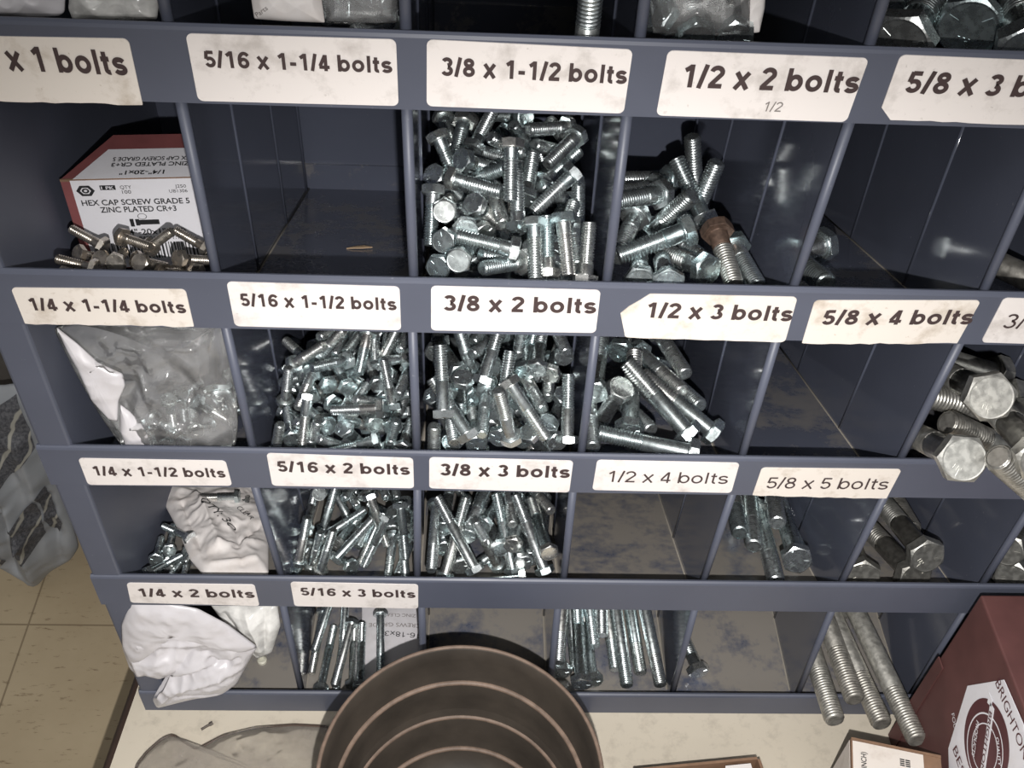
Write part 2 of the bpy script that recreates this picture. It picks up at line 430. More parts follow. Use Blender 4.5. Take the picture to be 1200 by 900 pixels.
for r, (T, B) in enumerate(rows):
    bm = bmesh.new()
    if r < 5:
        zb = B + SL * YB
        prism(bm, [(-.004, .0016, B), (-.004, .0016, B + .0012), (-.004, YB, zb + .0012), (-.004, YB, zb)], (NC * W + .008, 0, 0))
        box_bm(bm, -.004, NC * W + .004, YB - .0022, YB - .0002, zb, zb + .026)
        m = (M['panel'], M['floor_d0'], M['floor_d0'], M['floor_d1'], M['floor_d2'])[r]
    else:
        box_bm(bm, -.004, NC * W + .004, .0016, YB, B, B + .005); m = M['floor_d2']
    sh = bpart('shelf', bm, m)
    lp = from_bm(lip_bm(T, B), 'lip', M['paint']); lp.parent = sh
XT = {0: {1: (1.009, 1.0), 2: (2.004, 2.001), 3: (3.002, 2.994), 4: (4.0, 4.01)},
      1: {1: (1.002, .995), 2: (2.007, 1.998), 3: (3.008, 2.993), 4: (3.994, 4.019), 5: (5.006, 4.989)},
      2: {1: (1.012, .993), 2: (1.998, 1.994), 3: (3.0, 2.988), 4: (3.994, 3.987), 5: (4.987, 5.013)},
      3: {1: (1.032, .973), 2: (1.977, 1.996), 3: (2.999, 2.979), 4: (3.99, 4.008), 5: (4.981, 4.998)},
      4: {1: (1.017, 1.005), 3: (3.01, 2.985), 4: (4.015, 3.989), 5: (5.049, 5.004)}}
for r in range(5):
    Ba, T, B = (0.1047 if r == 0 else ZB[r - 1]), ZT[r], ZB[r]
    sb = SL if r < 4 else 0.0; fb = B + (.0012 if r < 4 else .005)
    for k in range(1, NC):
        xb, xt = XT[r].get(k, (k, k)); xb *= W; xt *= W
        X = lambda z: xb + (xt - xb) * (z - T) / (Ba - T)
        fz = lambda y: fb + sb * y
        cz = lambda y: Ba + SL * y
        bm = bmesh.new(); vs = {}
        for s in (-1, 1):
            for (yy, z, i) in ((.006, fz(.006), 0), (YB - .0022, fz(YB - .0022), 1), (YB - .0022, cz(YB - .0022), 2), (.006, cz(.006), 3)):
                vs[s, i] = bm.verts.new((X(z) + s * .0006, yy, z))
        bm.faces.new([vs[-1, i] for i in range(4)]); bm.faces.new([vs[1, i] for i in (3, 2, 1, 0)])
        for i in range(4): bm.faces.new([vs[-1, i], vs[-1, (i + 1) % 4], vs[1, (i + 1) % 4], vs[1, i]])
        z0, z1 = fz(.007), cz(.007)
        tube(bm, (X(z0), .0072, z0), (X(z1), .0072, z1), .0028, 12)
        for yy in (.095, .198, .292):
            tube(bm, (X(fz(yy)), yy, fz(yy)), (X(cz(yy)), yy, cz(yy)), .0017, 8)
        ns = len(bm.faces)
        for s in (-.0012, .0012): tube(bm, (X(fz(.02)) + s, .02, fz(.02)), (X(fz(YB - .003)) + s, YB - .003, fz(YB - .003)), .0009, 6)
        d = bpart('divider', bm, M['panel']); d.data.materials.append(M['paint']); d.data.materials.append(M['seam'])
        for i, p in enumerate(d.data.polygons):
            if i >= 6: p.use_smooth = True
            if 6 <= i < 20: p.material_index = 1
            if i >= ns: p.material_index = 2

# ------------------------------------------------------------------ labels on the lips
LABELS=[
('1/4 x 1 bolts',[[0.0005,-0.0088],[0.0911,-0.0072],[0.0908,-0.0406],[-0.0018,-0.0403]],[0.0462,-0.0246],[0.0877,-0.0253],0.0123,1),
('5/16 x 1-1/4 bolts',[[0.1169,-0.0038],[0.2104,-0.0033],[0.2105,-0.0369],[0.117,-0.0375]],[0.1234,-0.0198],[0.2083,-0.0198],0.0083,1),
('3/8 x 1-1/2 bolts',[[0.2242,-0.0028],[0.3176,-0.0044],[0.3173,-0.0373],[0.2237,-0.0365]],[0.2308,-0.0203],[0.3166,-0.0216],0.0094,1),
('1/2 x 2 bolts',[[0.3336,-0.0042],[0.4267,-0.0047],[0.4252,-0.0382],[0.3329,-0.0377]],[0.3427,-0.0222],[0.4258,-0.0226],0.0117,1),
('5/8 x 3 bolts',[[0.4407,-0.0025],[0.5389,-0.0033],[0.5425,-0.037],[0.4399,-0.0359]],[0.4479,-0.0214],[0.535,-0.022],0.0113,1),
('1/4 x 1-1/4 bolts',[[-0.003,-0.1555],[0.091,-0.1538],[0.091,-0.1812],[-0.0026,-0.1817]],[0.004,-0.1713],[0.0889,-0.171],0.0091,1),
('5/16 x 1-1/2 bolts',[[0.114,-0.1477],[0.2075,-0.1484],[0.2074,-0.1807],[0.114,-0.1802]],[0.1199,-0.1647],[0.2055,-0.1653],0.0093,1),
('3/8 x 2 bolts',[[0.2247,-0.1473],[0.3179,-0.1475],[0.3183,-0.1794],[0.2244,-0.1802]],[0.2316,-0.1648],[0.3168,-0.1645],0.0116,1),
('1/2 x 3 bolts',[[0.337,-0.1494],[0.4281,-0.1491],[0.4289,-0.1836],[0.3348,-0.1823]],[0.3455,-0.1665],[0.4285,-0.167],0.0114,1),
('5/8 x 4 bolts',[[0.4383,-0.1513],[0.532,-0.1485],[0.5299,-0.1814],[0.439,-0.184]],[0.4462,-0.1691],[0.5323,-0.1662],0.0113,1),
('3/4 x 4 bolts',[[0.5443,-0.1462],[0.6394,-0.1471],[0.6422,-0.1815],[0.5437,-0.1803]],[0.5514,-0.1686],[0.6372,-0.1681],0.011,0),
('1/4 x 1-1/2 bolts',[[-0.0017,-0.2978],[0.0915,-0.298],[0.0922,-0.3232],[-0.0016,-0.3245]],[0.0052,-0.3143],[0.0896,-0.3144],0.0095,1),
('5/16 x 2 bolts',[[0.1185,-0.2898],[0.2118,-0.2925],[0.2117,-0.323],[0.1185,-0.3225]],[0.1241,-0.3075],[0.2095,-0.3088],0.0107,1),
('3/8 x 3 bolts',[[0.2222,-0.2914],[0.3153,-0.2924],[0.3153,-0.325],[0.2218,-0.3227]],[0.2292,-0.3088],[0.3142,-0.3094],0.0121,1),
('1/2 x 4 bolts',[[0.3307,-0.2912],[0.4241,-0.2918],[0.4245,-0.3229],[0.3305,-0.3219]],[0.3398,-0.3127],[0.4197,-0.313],0.0114,0),
('5/8 x 5 bolts',[[0.4397,-0.2962],[0.5328,-0.2956],[0.5318,-0.3263],[0.4394,-0.3248]],[0.4465,-0.317],[0.5287,-0.3163],0.0116,0),
('1/4 x 2 bolts',[[-0.0008,-0.4383],[0.092,-0.4387],[0.0922,-0.4672],[-0.0032,-0.4643]],[0.0055,-0.4555],[0.0905,-0.4556],0.0108,1),
('5/16 x 3 bolts',[[0.1186,-0.4348],[0.2124,-0.4363],[0.2118,-0.4685],[0.1185,-0.4667]],[0.1251,-0.4515],[0.2102,-0.4534],0.0102,1)]

TORN = {'1/4 x 1 bolts': 'bottom', '5/8 x 4 bolts': 'bottom', '5/8 x 5 bolts': 'bottom', '1/2 x 3 bolts': 'corner', '5/8 x 3 bolts': 'cut', '1/4 x 1-1/4 bolts': 'bottom'}
for text, c, bl, br, cap, bold in LABELS:
    rnd = random.Random(text)
    torn = TORN.get(text)
    c4 = [Vector((x, 0, z)) for x, z in c]             # TL TR BR BL
    out = []
    for i in range(4):
        p, a, b = c4[i], c4[i - 1], c4[(i + 1) % 4]
        da, db = (a - p).normalized(), (b - p).normalized()
        R = 0.0028
        if torn == 'corner' and i == 0:
            out += [p - da * -0.0 + Vector((-.0062, 0, -.0148)), p + Vector((-.002, 0, -.0095)), p + Vector((.0035, 0, -.0048)), p + Vector((.0085, 0, .0)),]
            continue
        if torn == 'cut' and i == 3: R = 0.006
        if torn in ('bottom',) and i in (2, 3): R = 0.0005
        for q in range(6):
            t = q / 5 * math.pi / 2
            if torn == 'cut' and i == 3 and q not in (0, 5): continue
            out.append(p + da * R * (1 - math.sin(t)) + db * R * (1 - math.cos(t)))
        if i == 2 and torn:
            nx = c4[3]
            for s in range(1, 16):
                amp = .0009 if torn == 'bottom' else .0004
                out.append(p.lerp(nx, s / 16) + Vector((0, 0, rnd.uniform(-amp, amp * .4))))
    bm = bmesh.new()
    prism(bm, [(p.x, -.0001, p.z) for p in out], (0, -.00055, 0))
    lab = bpart('label', bm, M['label_torn'] if torn in ('corner', 'bottom') else M['label'])
    lab['label'] = 'cream paper label reading ' + text
    A, Bq = Vector((bl[0], -.0007, bl[1])), Vector((br[0], -.0007, br[1]))
    if text == '1/4 x 1 bolts':
        wd = text_tris(text, True)[2]; wp = text_tris('x 1 bolts', True)[2]
        u = (Bq - A).normalized(); k = (Bq - A).length / text_tris('1 bolts', True)[2]
        L = wd * k; A = Bq - u * L
    else:
        u = (Bq - A).normalized(); L = (Bq - A).length
    lt = lettering(text, A, u, Vector((0, 0, 1)), cap, L, M['ink'], bold=bool(bold)); lt.parent = lab
    if text == '1/2 x 2 bolts':
        lt = lettering('1/2', (.3835, -.0007, -.0335), Vector((1, 0, .0)), Vector((.1, 0, 1)), .0052, .0085, M['pencil'], name='handwriting'); lt.parent = lab

# ------------------------------------------------------------------ bags and soft things
from mathutils import noise as mnoise
BAGS={
'r0a':([0.0352,0.0255,-0.0054],[-0.0,0.3511,0.9363],[0.0,-0.9363,0.3511],[[-0.0289,0.0116],[0.024,0.0134],[0.0209,-0.003],[0.0183,-0.0049],[0.0065,-0.0061],[-0.0089,-0.0058],[-0.032,-0.0051]]),
'r0b':([0.0802,0.026,-0.0041],[-0.0,0.3511,0.9363],[0.0,-0.9363,0.3511],[[-0.0191,0.012],[0.0213,0.0134],[0.019,-0.0014],[0.0178,-0.0064],[0.0044,-0.0072],[-0.021,-0.0076],[-0.0223,-0.0028]]),
'r0c':([0.1589,0.0273,-0.0004],[-0.0,0.3511,0.9363],[0.0,-0.9363,0.3511],[[-0.0178,0.0108],[0.0036,0.0115],[0.0153,0.0046],[0.0168,-0.0093],[-0.0018,-0.0091],[-0.016,-0.0085]]),
'r0cc':([0.1925,0.0372,-0.0057],[-0.0,0.4472,0.8944],[0.0,-0.8944,0.4472],[[-0.022,0.0125],[0.0172,0.0138],[0.0163,-0.0075],[0.0058,-0.0094],[-0.0173,-0.0094]]),
'r0d':([0.3538,0.0345,-0.0038],[-0.0,0.4856,0.8742],[0.0,-0.8742,0.4856],[[-0.0278,0.0172],[0.0222,0.0189],[0.0239,-0.0072],[0.0125,-0.0091],[-0.0081,-0.0105],[-0.0227,-0.0094]]),
'r0e':([0.3796,0.0426,-0.0017],[-0.0,0.4061,0.9138],[0.0,-0.9138,0.4061],[[-0.0081,0.0135],[0.0054,0.0139],[0.0061,-0.0015],[0.0049,-0.0125],[-0.0025,-0.0135],[-0.0058,0.0001]]),
'r2c0':([0.0539,0.0233,-0.2595],[-0.0,0.1803,0.9836],[0.0,-0.9836,0.1803],[[-0.0587,0.0459],[-0.008,0.0521],[0.0489,0.0511],[0.0474,0.0134],[0.0441,-0.027],[0.0407,-0.044],[0.0147,-0.0481],[-0.0321,-0.047],[-0.0443,-0.0139],[-0.0526,0.0174]]),
'r2w1':([0.0187,0.0166,-0.2414],[-0.0,0.1803,0.9836],[0.0,-0.9836,0.1803],[[-0.0169,0.0363],[-0.0071,0.0251],[0.0029,0.0112],[0.0164,0.0033],[0.0165,-0.0056],[0.0103,-0.0175],[0.007,-0.0335],[0.0019,-0.0323],[-0.006,-0.0178],[-0.0105,0.0077],[-0.0146,0.0231]]),
'r2w2':([0.0348,0.0095,-0.2799],[-0.0,0.1803,0.9836],[0.0,-0.9836,0.1803],[[-0.0051,0.019],[-0.0002,0.0138],[0.0052,0.0045],[0.008,-0.005],[0.0081,-0.0147],[-0.0072,-0.0157],[-0.0087,-0.0019]]),
'r3c0':([0.0445,0.08,-0.4774],[0.0,0.9317,-0.3633],[0.0,0.3633,0.9317],[[-0.0658,0.0707],[-0.0277,0.078],[0.0164,0.0733],[0.0361,0.0248],[0.0466,-0.0269],[0.054,-0.069],[0.0281,-0.0673],[0.0063,-0.07],[-0.0109,-0.0463],[-0.0308,-0.0035],[-0.0523,0.0363]]),
'r4c0':([0.0184,0.0032,-0.5536],[-0.0,0.1275,0.9918],[0.0,-0.9918,0.1275],[[-0.0289,0.0731],[-0.0141,0.0724],[0.0204,0.0639],[0.0412,0.0457],[0.0629,0.0172],[0.0577,0.0073],[0.0522,-0.005],[0.041,-0.0303],[0.0279,-0.0445],[-0.0068,-0.0544],[-0.0307,-0.0656],[-0.0328,-0.0523],[-0.0178,-0.038],[-0.0125,-0.0217],[-0.0289,-0.0162],[-0.0441,-0.0119],[-0.045,0.0168],[-0.0415,0.0434]]),
'r4f':([0.0217,-0.0003,-0.5077],[-0.0,0.1135,0.9935],[0.0,-0.9935,0.1135],[[-0.027,0.0399],[-0.0037,0.0383],[0.0221,0.0306],[0.0417,0.0125],[0.0623,-0.016],[0.0549,-0.0216],[0.0363,-0.0099],[0.0231,0.0006],[0.0013,0.0087],[-0.0207,0.0063],[-0.0315,-0.0108],[-0.0334,-0.0327],[-0.042,-0.0395],[-0.0438,-0.0164],[-0.0395,0.0102]]),
'r4c0b':([0.0716,0.0276,-0.5468],[-0.0,0.389,0.9212],[0.0,-0.9212,0.389],[[-0.0322,0.0261],[0.0225,0.0268],[0.0241,0.0042],[0.0158,-0.0224],[0.0034,-0.0286],[-0.0111,-0.0123],[-0.0225,0.0062]]),
'r4c1':([0.1812,0.063,-0.6232],[-0.0,1.0,0.0],[0.0,-0.0,1.0],[[-0.0294,0.0418],[-0.0028,0.0468],[0.0253,0.0425],[0.0267,-0.0069],[0.0267,-0.0408],[0.0007,-0.0435],[-0.0211,-0.0412],[-0.0261,0.0013]]),
'bench':([0.0536,-0.0421,-0.6265],[-0.0,1.0,0.0],[0.0,-0.0,1.0],[[-0.0697,-0.0377],[-0.0738,-0.0106],[-0.068,0.0004],[-0.0579,0.0125],[-0.0502,0.0163],[-0.0413,0.011],[-0.0277,0.0028],[-0.0074,0.0157],[0.0187,0.0228],[0.0508,0.0253],[0.0798,0.0239],[0.107,0.0027],[0.1104,-0.0373],[0.0294,-0.0479]]),
'bundle':([-0.2677,0.3299,-0.7701],[-0.0,0.0003,1.0],[-0.0,-1.0,0.0003],[[-0.0378,0.2196],[0.0311,0.1942],[0.0518,0.1998],[0.0642,0.1721],[0.0615,0.1041],[0.0497,-0.0018],[0.044,-0.0861],[0.028,-0.1133],[-0.0034,-0.1379],[-0.0274,-0.1686],[-0.0478,-0.1462],[-0.0635,-0.128],[-0.1503,-0.108]],[[[0.0046,0.1639],[0.0314,0.1802],[0.0493,0.1909],[0.0525,0.1453],[0.0514,0.1179],[0.0299,0.0962],[0.0106,0.0769],[-0.0322,0.0431]],[[-0.0151,-0.0065],[0.0078,0.0163],[0.032,0.0416],[0.0281,-0.0023],[0.0224,-0.0351],[0.0039,-0.0557],[-0.0141,-0.0699]],[[0.0347,0.0447],[0.0444,0.0525],[0.042,0.014],[0.0416,-0.0264],[0.0324,-0.0466],[0.0286,-0.0383],[0.0286,-0.0152]],[[-0.0516,-0.0203],[-0.0386,-0.0499],[-0.0421,-0.0968],[-0.0509,-0.1059],[-0.0724,-0.0886]]])}

CREASES={'r4c0':[[-0.0274,0.0331,0.0266,0.036,0.004,0.006],[-0.0159,-0.0172,0.0471,0.0105,-0.006,0.006],[-0.0159,-0.0172,0.0161,0.0231,-0.003,0.006],[-0.0134,-0.0275,0.0511,-0.0028,0.005,0.007],[-0.0191,0.0226,0.024,0.0167,-0.009,0.018],[-0.0361,0.033,-0.0344,-0.0197,0.005,0.007],[0.0263,0.008,0.0381,0.0037,-0.008,0.006],[-0.0079,-0.0379,0.0285,-0.0398,-0.003,0.005],[-0.0104,-0.0309,-0.0308,-0.0571,0.003,0.005]],
'r2c0':[[-0.0377,0.0222,-0.0175,0.0378,0.0035,0.0028],[-0.0175,0.0378,-0.0046,0.0344,0.0035,0.0028],[-0.0046,0.0344,-0.002,0.0212,0.0035,0.0028],[-0.0195,-0.0194,-0.0056,-0.0171,0.004,0.0028],[-0.0056,-0.0171,0.0154,-0.0214,0.004,0.0028],[0.0154,-0.0214,0.0305,-0.0176,0.004,0.0028],[-0.0001,0.0438,0.0104,0.0385,0.0035,0.0028],[0.0104,0.0385,0.0269,0.0389,0.0035,0.0028],[-0.023,-0.008,-0.0081,0.0185,-0.005,0.008],[0.0085,0.0253,0.0217,0.0063,-0.006,0.01],[-0.0108,0.0184,-0.0054,0.0023,0.003,0.004],[0.0402,0.0197,0.0451,0.0262,0.003,0.003]],
'r3c0':[[-0.0233,0.0343,0.0112,-0.0398,0.005,0.007],[0.0353,-0.0019,0.0231,-0.0396,-0.004,0.004],[-0.0326,0.023,0.0021,-0.0518,-0.004,0.006],[0.0112,-0.0398,0.0433,-0.027,0.003,0.005],[-0.0152,0.0234,0.014,-0.0152,0.002,0.008],[0.0168,-0.0088,0.0331,-0.0604,-0.003,0.005],[0.0107,-0.0609,0.0415,-0.0533,0.003,0.005]],
'r4c0b':[[-0.0196,0.0188,0.0023,-0.0234,-0.004,0.005],[-0.0021,0.0215,0.0096,-0.019,0.003,0.006],[0.0132,0.0217,0.011,-0.019,-0.003,0.005]],
'bundle':[[0.0042,0.1026,0.0029,-0.019,0.02,0.02],[0.0029,-0.019,-0.02,-0.1608,0.02,0.016],[0.0443,0.045,0.0209,-0.1044,-0.012,0.014],[-0.0036,0.0438,-0.0415,-0.1239,-0.015,0.015],[0.0397,0.1314,0.0347,0.0447,0.012,0.02]]}

class Bag:
    def __init__(s, key, bulge, crumple, seed=0, back=0.3, fine=38.0, roll=1.0):
        d = BAGS[key]
        s.c, s.ey, s.n = Vector(d[0]), Vector(d[1]), Vector(d[2]); s.ex = Vector((1, 0, 0))
        s.poly = d[3]; s.bulge, s.cr, s.seed, s.back, s.fine, s.roll = bulge, crumple, seed, back, fine, roll
        s.patches = d[4] if len(d) > 4 else []; s.creases = CREASES.get(key, [])
        # resample the outline by angle
        s.N = 150; per = []
        P = [Vector(p) for p in s.poly]; k = len(P)
        L = [(P[(i + 1) % k] - P[i]).length for i in range(k)]; tot = sum(L)
        for j in range(s.N):
            t = tot * j / s.N; i = 0
            while t > L[i]: t -= L[i]; i = (i + 1) % k
            per.append(P[i].lerp(P[(i + 1) % k], t / L[i]))
        for _ in range(1): per = [(per[i - 1] + per[i] * 2 + per[(i + 1) % s.N]) / 4 for i in range(s.N)]
        s.per = per; s.m = sum(per, Vector((0, 0))) / s.N
    def h(s, a, b, t, side=1):
        v = Vector((a, b, s.seed * 3.1)) * s.fine
        rid = 1 - abs(mnoise.noise(v)) * 2.0
        rid2 = 1 - abs(mnoise.noise(v * 2.3 + Vector((5, 1, 2)))) * 2.0
        edge = max(0.0, 1 - t ** 6)
        base = s.bulge * max(0.0, 1 - t * t) ** 0.55
        cr = 0.0
        for a0, b0, a1, b1, m, w in s.creases:
            dx, dy = a1 - a0, b1 - b0
            k = max(0, min(1, ((a - a0) * dx + (b - b0) * dy) / (dx * dx + dy * dy)))
            d = math.hypot(a - a0 - k * dx, b - b0 - k * dy) / w
            if d < 1: cr += m * (1 - d) ** 1.4
        if side < 0: return -s.back * base - s.cr * 0.3 * edge
        return base * (0.8 + 0.3 * mnoise.noise(v * 0.4)) + s.cr * edge * (0.6 * rid + 0.35 * rid2) + cr * edge
    def t_of(s, a, b):
        d = Vector((a, b)) - s.m; best = 0.0
        if d.length < 1e-7: return 0.0
        for i in range(s.N):
            p, q = s.per[i] - s.m, s.per[(i + 1) % s.N] - s.m
            den = d.x * (q.y - p.y) - d.y * (q.x - p.x)
            if abs(den) < 1e-14: continue
            k = (p.x * (q.y - p.y) - p.y * (q.x - p.x)) / den
            w = (p.x * d.y - p.y * d.x) / den
            if k > 0 and -1e-6 <= w <= 1 + 1e-6: best = max(best, 1 / k)
        return min(best, 1.0)
    def w(s, a, b, h): return s.c + s.ex * a + s.ey * b + s.n * h
    def surf(s, lift=.0006):
        def f(p):
            q = p - s.c; a, b = q.dot(s.ex), q.dot(s.ey)
            return s.w(a, b, s.h(a, b, s.t_of(a, b)) + lift)
        return f
    def mesh(s, bm, K=40):
        tops = {}
        for side in (1, -1):
            cen = bm.verts.new(s.w(s.m.x, s.m.y, s.h(s.m.x, s.m.y, 0, side))); prev = None
            for k in range(1, K + 1):
                t = 1 - (1 - k / K) ** 1.35; ring = []
                for j in range(s.N):
                    if k == K and side < 0: ring.append(tops[j]); continue
                    p = s.m + (s.per[j] - s.m) * t
                    v = bm.verts.new(s.w(p.x, p.y, s.h(p.x, p.y, t, side)))
                    ring.append(v)
                    if k == K: tops[j] = v
                for j in range(s.N):
                    i = (j + 1) % s.N
                    if prev is None: bm.faces.new([cen, ring[j], ring[i]])
                    else: bm.faces.new([prev[j], ring[j], ring[i], prev[i]])
                prev = ring
    def sheet(s, bm, poly, lift):
        """a patch lying on the bag"""
        P = [Vector(p) for p in poly]; c = sum(P, Vector((0, 0))) / len(P); f = s.surf(lift)
        pts = []
        for i in range(len(P)):
            for q in range(6): pts.append(P[i].lerp(P[(i + 1) % len(P)], q / 6))
        cen = bm.verts.new(f(s.c + s.ex * c.x + s.ey * c.y)); prev = None
        for k in range(1, 9):
            ring = [bm.verts.new(f(s.c + s.ex * (c.x + (p.x - c.x) * k / 8) + s.ey * (c.y + (p.y - c.y) * k / 8))) for p in pts]
            for j in range(len(ring)):
                i = (j + 1) % len(ring)
                if prev is None: bm.faces.new([cen, ring[j], ring[i]])
                else: bm.faces.new([prev[j], ring[j], ring[i], prev[i]])
            prev = ring
def bag(name, key, mat, label, cat, bulge, crumple, seed, group=None, **kw):
    B = Bag(key, bulge, crumple, seed, **kw)
    bm = bmesh.new(); B.mesh(bm); o = from_bm(bm, name, M[mat], smooth=True)
    tag(o, label, cat, group)
    return o, B
def bag_text(o, B, s, a, b, ang, size, width, mat='ink_black', flip=1):
    c, q = math.cos(ang), math.sin(ang)
    ex = B.ex * c + B.ey * q; ey = (B.ex * -q + B.ey * c) * flip
    lt = lettering(s, B.c + B.ex * a + B.ey * b, ex, ey, size, width, M[mat], name='print', surf=B.surf(.0008)); lt.parent = o
    return lt

bag('plastic_bag', 'r0a', 'bag_white', 'white plastic bag peeking over the top lip, leftmost compartment', 'plastic bag', .006, .004, 1)
bag('plastic_bag', 'r0b', 'film_milky', 'milky creased plastic bag beside the first divider of the top row', 'plastic bag', .006, .004, 2)
o, B = bag('paper_sheet', 'r0c', 'paper_soft', 'folded white printed paper above the 5/16 x 1-1/4 label', 'paper', .003, .003, 3)
bag_text(o, B, 'Parts', -.014, -.0076, .62, .0022, .007, 'pencil')
bag('plastic_bag', 'r0cc', 'film', 'clear bag of bolts behind the folded paper in the top row', 'plastic bag', .010, .004, 4)
bag('plastic_bag', 'r0d', 'film', 'clear bag of bolts above the 1/2 x 2 label', 'plastic bag', .012, .006, 5)
bag('paper_slip', 'r0e', 'paper_soft', 'white slip standing beside the clear bag above the 1/2 x 2 label', 'paper', .003, .003, 6)
o, B = bag('plastic_bag', 'r2c0', 'film', 'clear bag of small bolts with white backing under the 1/4 x 1-1/4 label', 'plastic bag', .010, .007, 7, fine=34.0, back=2.6)
for k, key in enumerate(('r2w1', 'r2w2')):
    Bw = Bag(key, .003, .0025, 8 + k); bm = bmesh.new(); Bw.mesh(bm, 14)
    q = from_bm(bm, 'paper_backing', M['bag_white'], o, smooth=True); q['label'] = 'white opaque backing of the clear bag'
o, B = bag('plastic_bag', 'r3c0', 'paper_soft', 'crumpled white bag printed QTY: 30 under the 1/4 x 1-1/2 label', 'plastic bag', .012, .0035, 11, fine=55.0)
bag_text(o, B, 'QTY: 30', -.0160, .0130, -.76, .0068, .042)
bag_text(o, B, 'CLEAR', .0130, .0150, -.82, .0042, .022)
o, B = bag('plastic_bag', 'r4c0', 'bag_white', 'crumpled white plastic bag hanging over the bottom lip', 'plastic bag', .014, .005, 13, fine=42.0)
Bw = Bag('r4f', .006, .004, 21, fine=40.0); bm = bmesh.new(); Bw.mesh(bm, 14)
q = from_bm(bm, 'folded_flap', M['bag_white'], o, smooth=True)
bag('plastic_bag', 'r4c0b', 'film_milky', 'milky plastic bag tucked behind the white bag in the lowest row', 'plastic bag', .012, .004, 14)
o, B = bag('plastic_bag', 'r4c1', 'bag_white', 'flat white printed bag lying under the 5/16 x 3 label', 'plastic bag', .003, .0012, 15)
bag_text(o, B, '5/16-18x3', .0345, .0065, math.pi - .05, .0050, .040)
bag_text(o, B, 'SCREWS GRADE 5', .0300, .0170, math.pi, .0040, .056, 'pencil')
bag_text(o, B, 'ZINC CLEAR', .0215, .0270, math.pi, .0034, .030, 'pencil')
o, B = bag('plastic_bag', 'bench', 'film_grey', 'empty clear plastic bag lying flat on the bench left of the tub', 'plastic bag', .005, .002, 16, back=.05)
bm = bmesh.new()
for j in range(B.N):
    p, q = B.per[j], B.per[(j + 1) % B.N]
    tube(bm, B.w(p.x, p.y, .0008), B.w(q.x, q.y, .0008), .0011, 6)
q = from_bm(bm, 'rolled_edge', M['film_rim'], o); q['label'] = 'dark rolled edge of the clear bag'
o, B = bag('plastic_bundle', 'bundle', 'bundle', 'grey plastic-wrapped bundle with dark striped patches standing left of the bin', 'bundle', .035, .012, 17, fine=16.0)
for pp in B.patches:
    bm = bmesh.new(); B.sheet(bm, pp, .002); q = from_bm(bm, 'dark_panel', M['knit'], o, smooth=True); q['label'] = 'dark patch with pale wavy lines'

# small loose things
bm = bmesh.new(); lathe(bm, [(0, 0), (.0042, 0), (.0042, .0024), (.0030, .0034), (.0022, .0034), (.0018, .0024), (0, .0024)], 24)
o = from_bm(bm, 'plastic_plug', M['cap'], smooth=False); o.location = (.0680, .0447, -.6280); tag(o, 'small round cream plastic plug beside the hanging white bag', 'plug')
bm = bmesh.new()
prism(bm, [(-.008, 0, 0), (-.003, .0018, .0004), (.004, .0022, .0008), (.010, .0004, 0), (.003, -.0012, .0002), (-.004, -.0010, .0003)], (0, 0, .0008))
o = from_bm(bm, 'wood_splinter', M['splinter']); o.location = (.1677, .1431, -.2365); o.rotation_euler = (-.37, 0, .1); tag(o, 'brown splinter on the empty shelf under the 5/16 x 1-1/4 label', 'splinter')
bm = bmesh.new(); tube(bm, (-.0045, 0, .001), (.0035, .001, .001), .0011, 8); tube(bm, (.003, .001, .001), (.006, .0014, .001), .0018, 6)
o = from_bm(bm, 'metal_chip', M['scrap']); o.location = (.0290, -.0160, BENCH_Z); o.rotation_euler = (0, 0, .5); tag(o, 'tiny dark screw lying on the bench below the hanging white bag', 'screw')

# ------------------------------------------------------------------ the ribbed tub
tub = thing('tub', (.2465, -.1275, BENCH_Z), 'round dark brown tub with ribbed inner wall standing on the bench', 'tub')
rimz = .1600
prof = [(0, 0), (.070, 0), (.0735, .003), (.0965, rimz - .006), (.0985, rimz - .002), (.0985, rimz), (.0965, rimz + .0006), (.0952, rimz - .001)]
inner = [(.0930, rimz - .012), (.0905, rimz - .0395), (.0895, rimz - .041), (.0870, rimz - .055), (.0857, rimz - .084), (.0845, rimz - .086), (.0805, rimz - .105), (.0780, rimz - .123), (.0765, rimz - .125), (.071, .010), (0, .008)]
bm = bmesh.new(); lathe(bm, prof + inner, 96); from_bm(bm, 'tub_body', M['tub'], tub, smooth=True)
for R, dz, rr in ((.0972, 0.0, .0015), (.0900, .040, .0025), (.0850, .0848, .0024), (.0771, .1237, .0023)):
    bm = bmesh.new()
    lathe(bm, [(R + rr * math.cos(a), rimz - dz + rr * .8 * math.sin(a)) for a in [i * math.pi / 4 for i in range(8)]], 96, close=True)
    q = from_bm(bm, 'rib', M['tub_ring'], tub, smooth=True); q['label'] = 'worn pale brown rib of the tub'
for i, (x, y, s, a) in enumerate(((.266, -.106, .011, .3), (.281, -.112, .013, 1.1), (.250, -.098, .009, 2.0))):
    bm = bmesh.new()
    bmesh.ops.create_icosphere(bm, subdivisions=2, radius=s)
    for v in bm.verts:
        n_ = mnoise.noise(v.co * 110 + Vector((i * 7, 0, 0))); v.co *= 1 + .5 * n_; v.co.z *= .55
    o = from_bm(bm, 'metal_scrap', M['scrap']); o.location = (x, y, BENCH_Z + .008 + s * .52); o.rotation_euler = (0, .1, a)
    tag(o, ('small rusty scrap in the middle of the tub bottom', 'largest grey scrap at the right of the tub bottom', 'dark scrap at the left of the tub bottom')[i], 'scrap')

# ------------------------------------------------------------------ cartons
def slab(pts, vec, name, mat, parent):
    bm = bmesh.new(); prism(bm, pts, vec); return from_bm(bm, name, M[mat], parent)

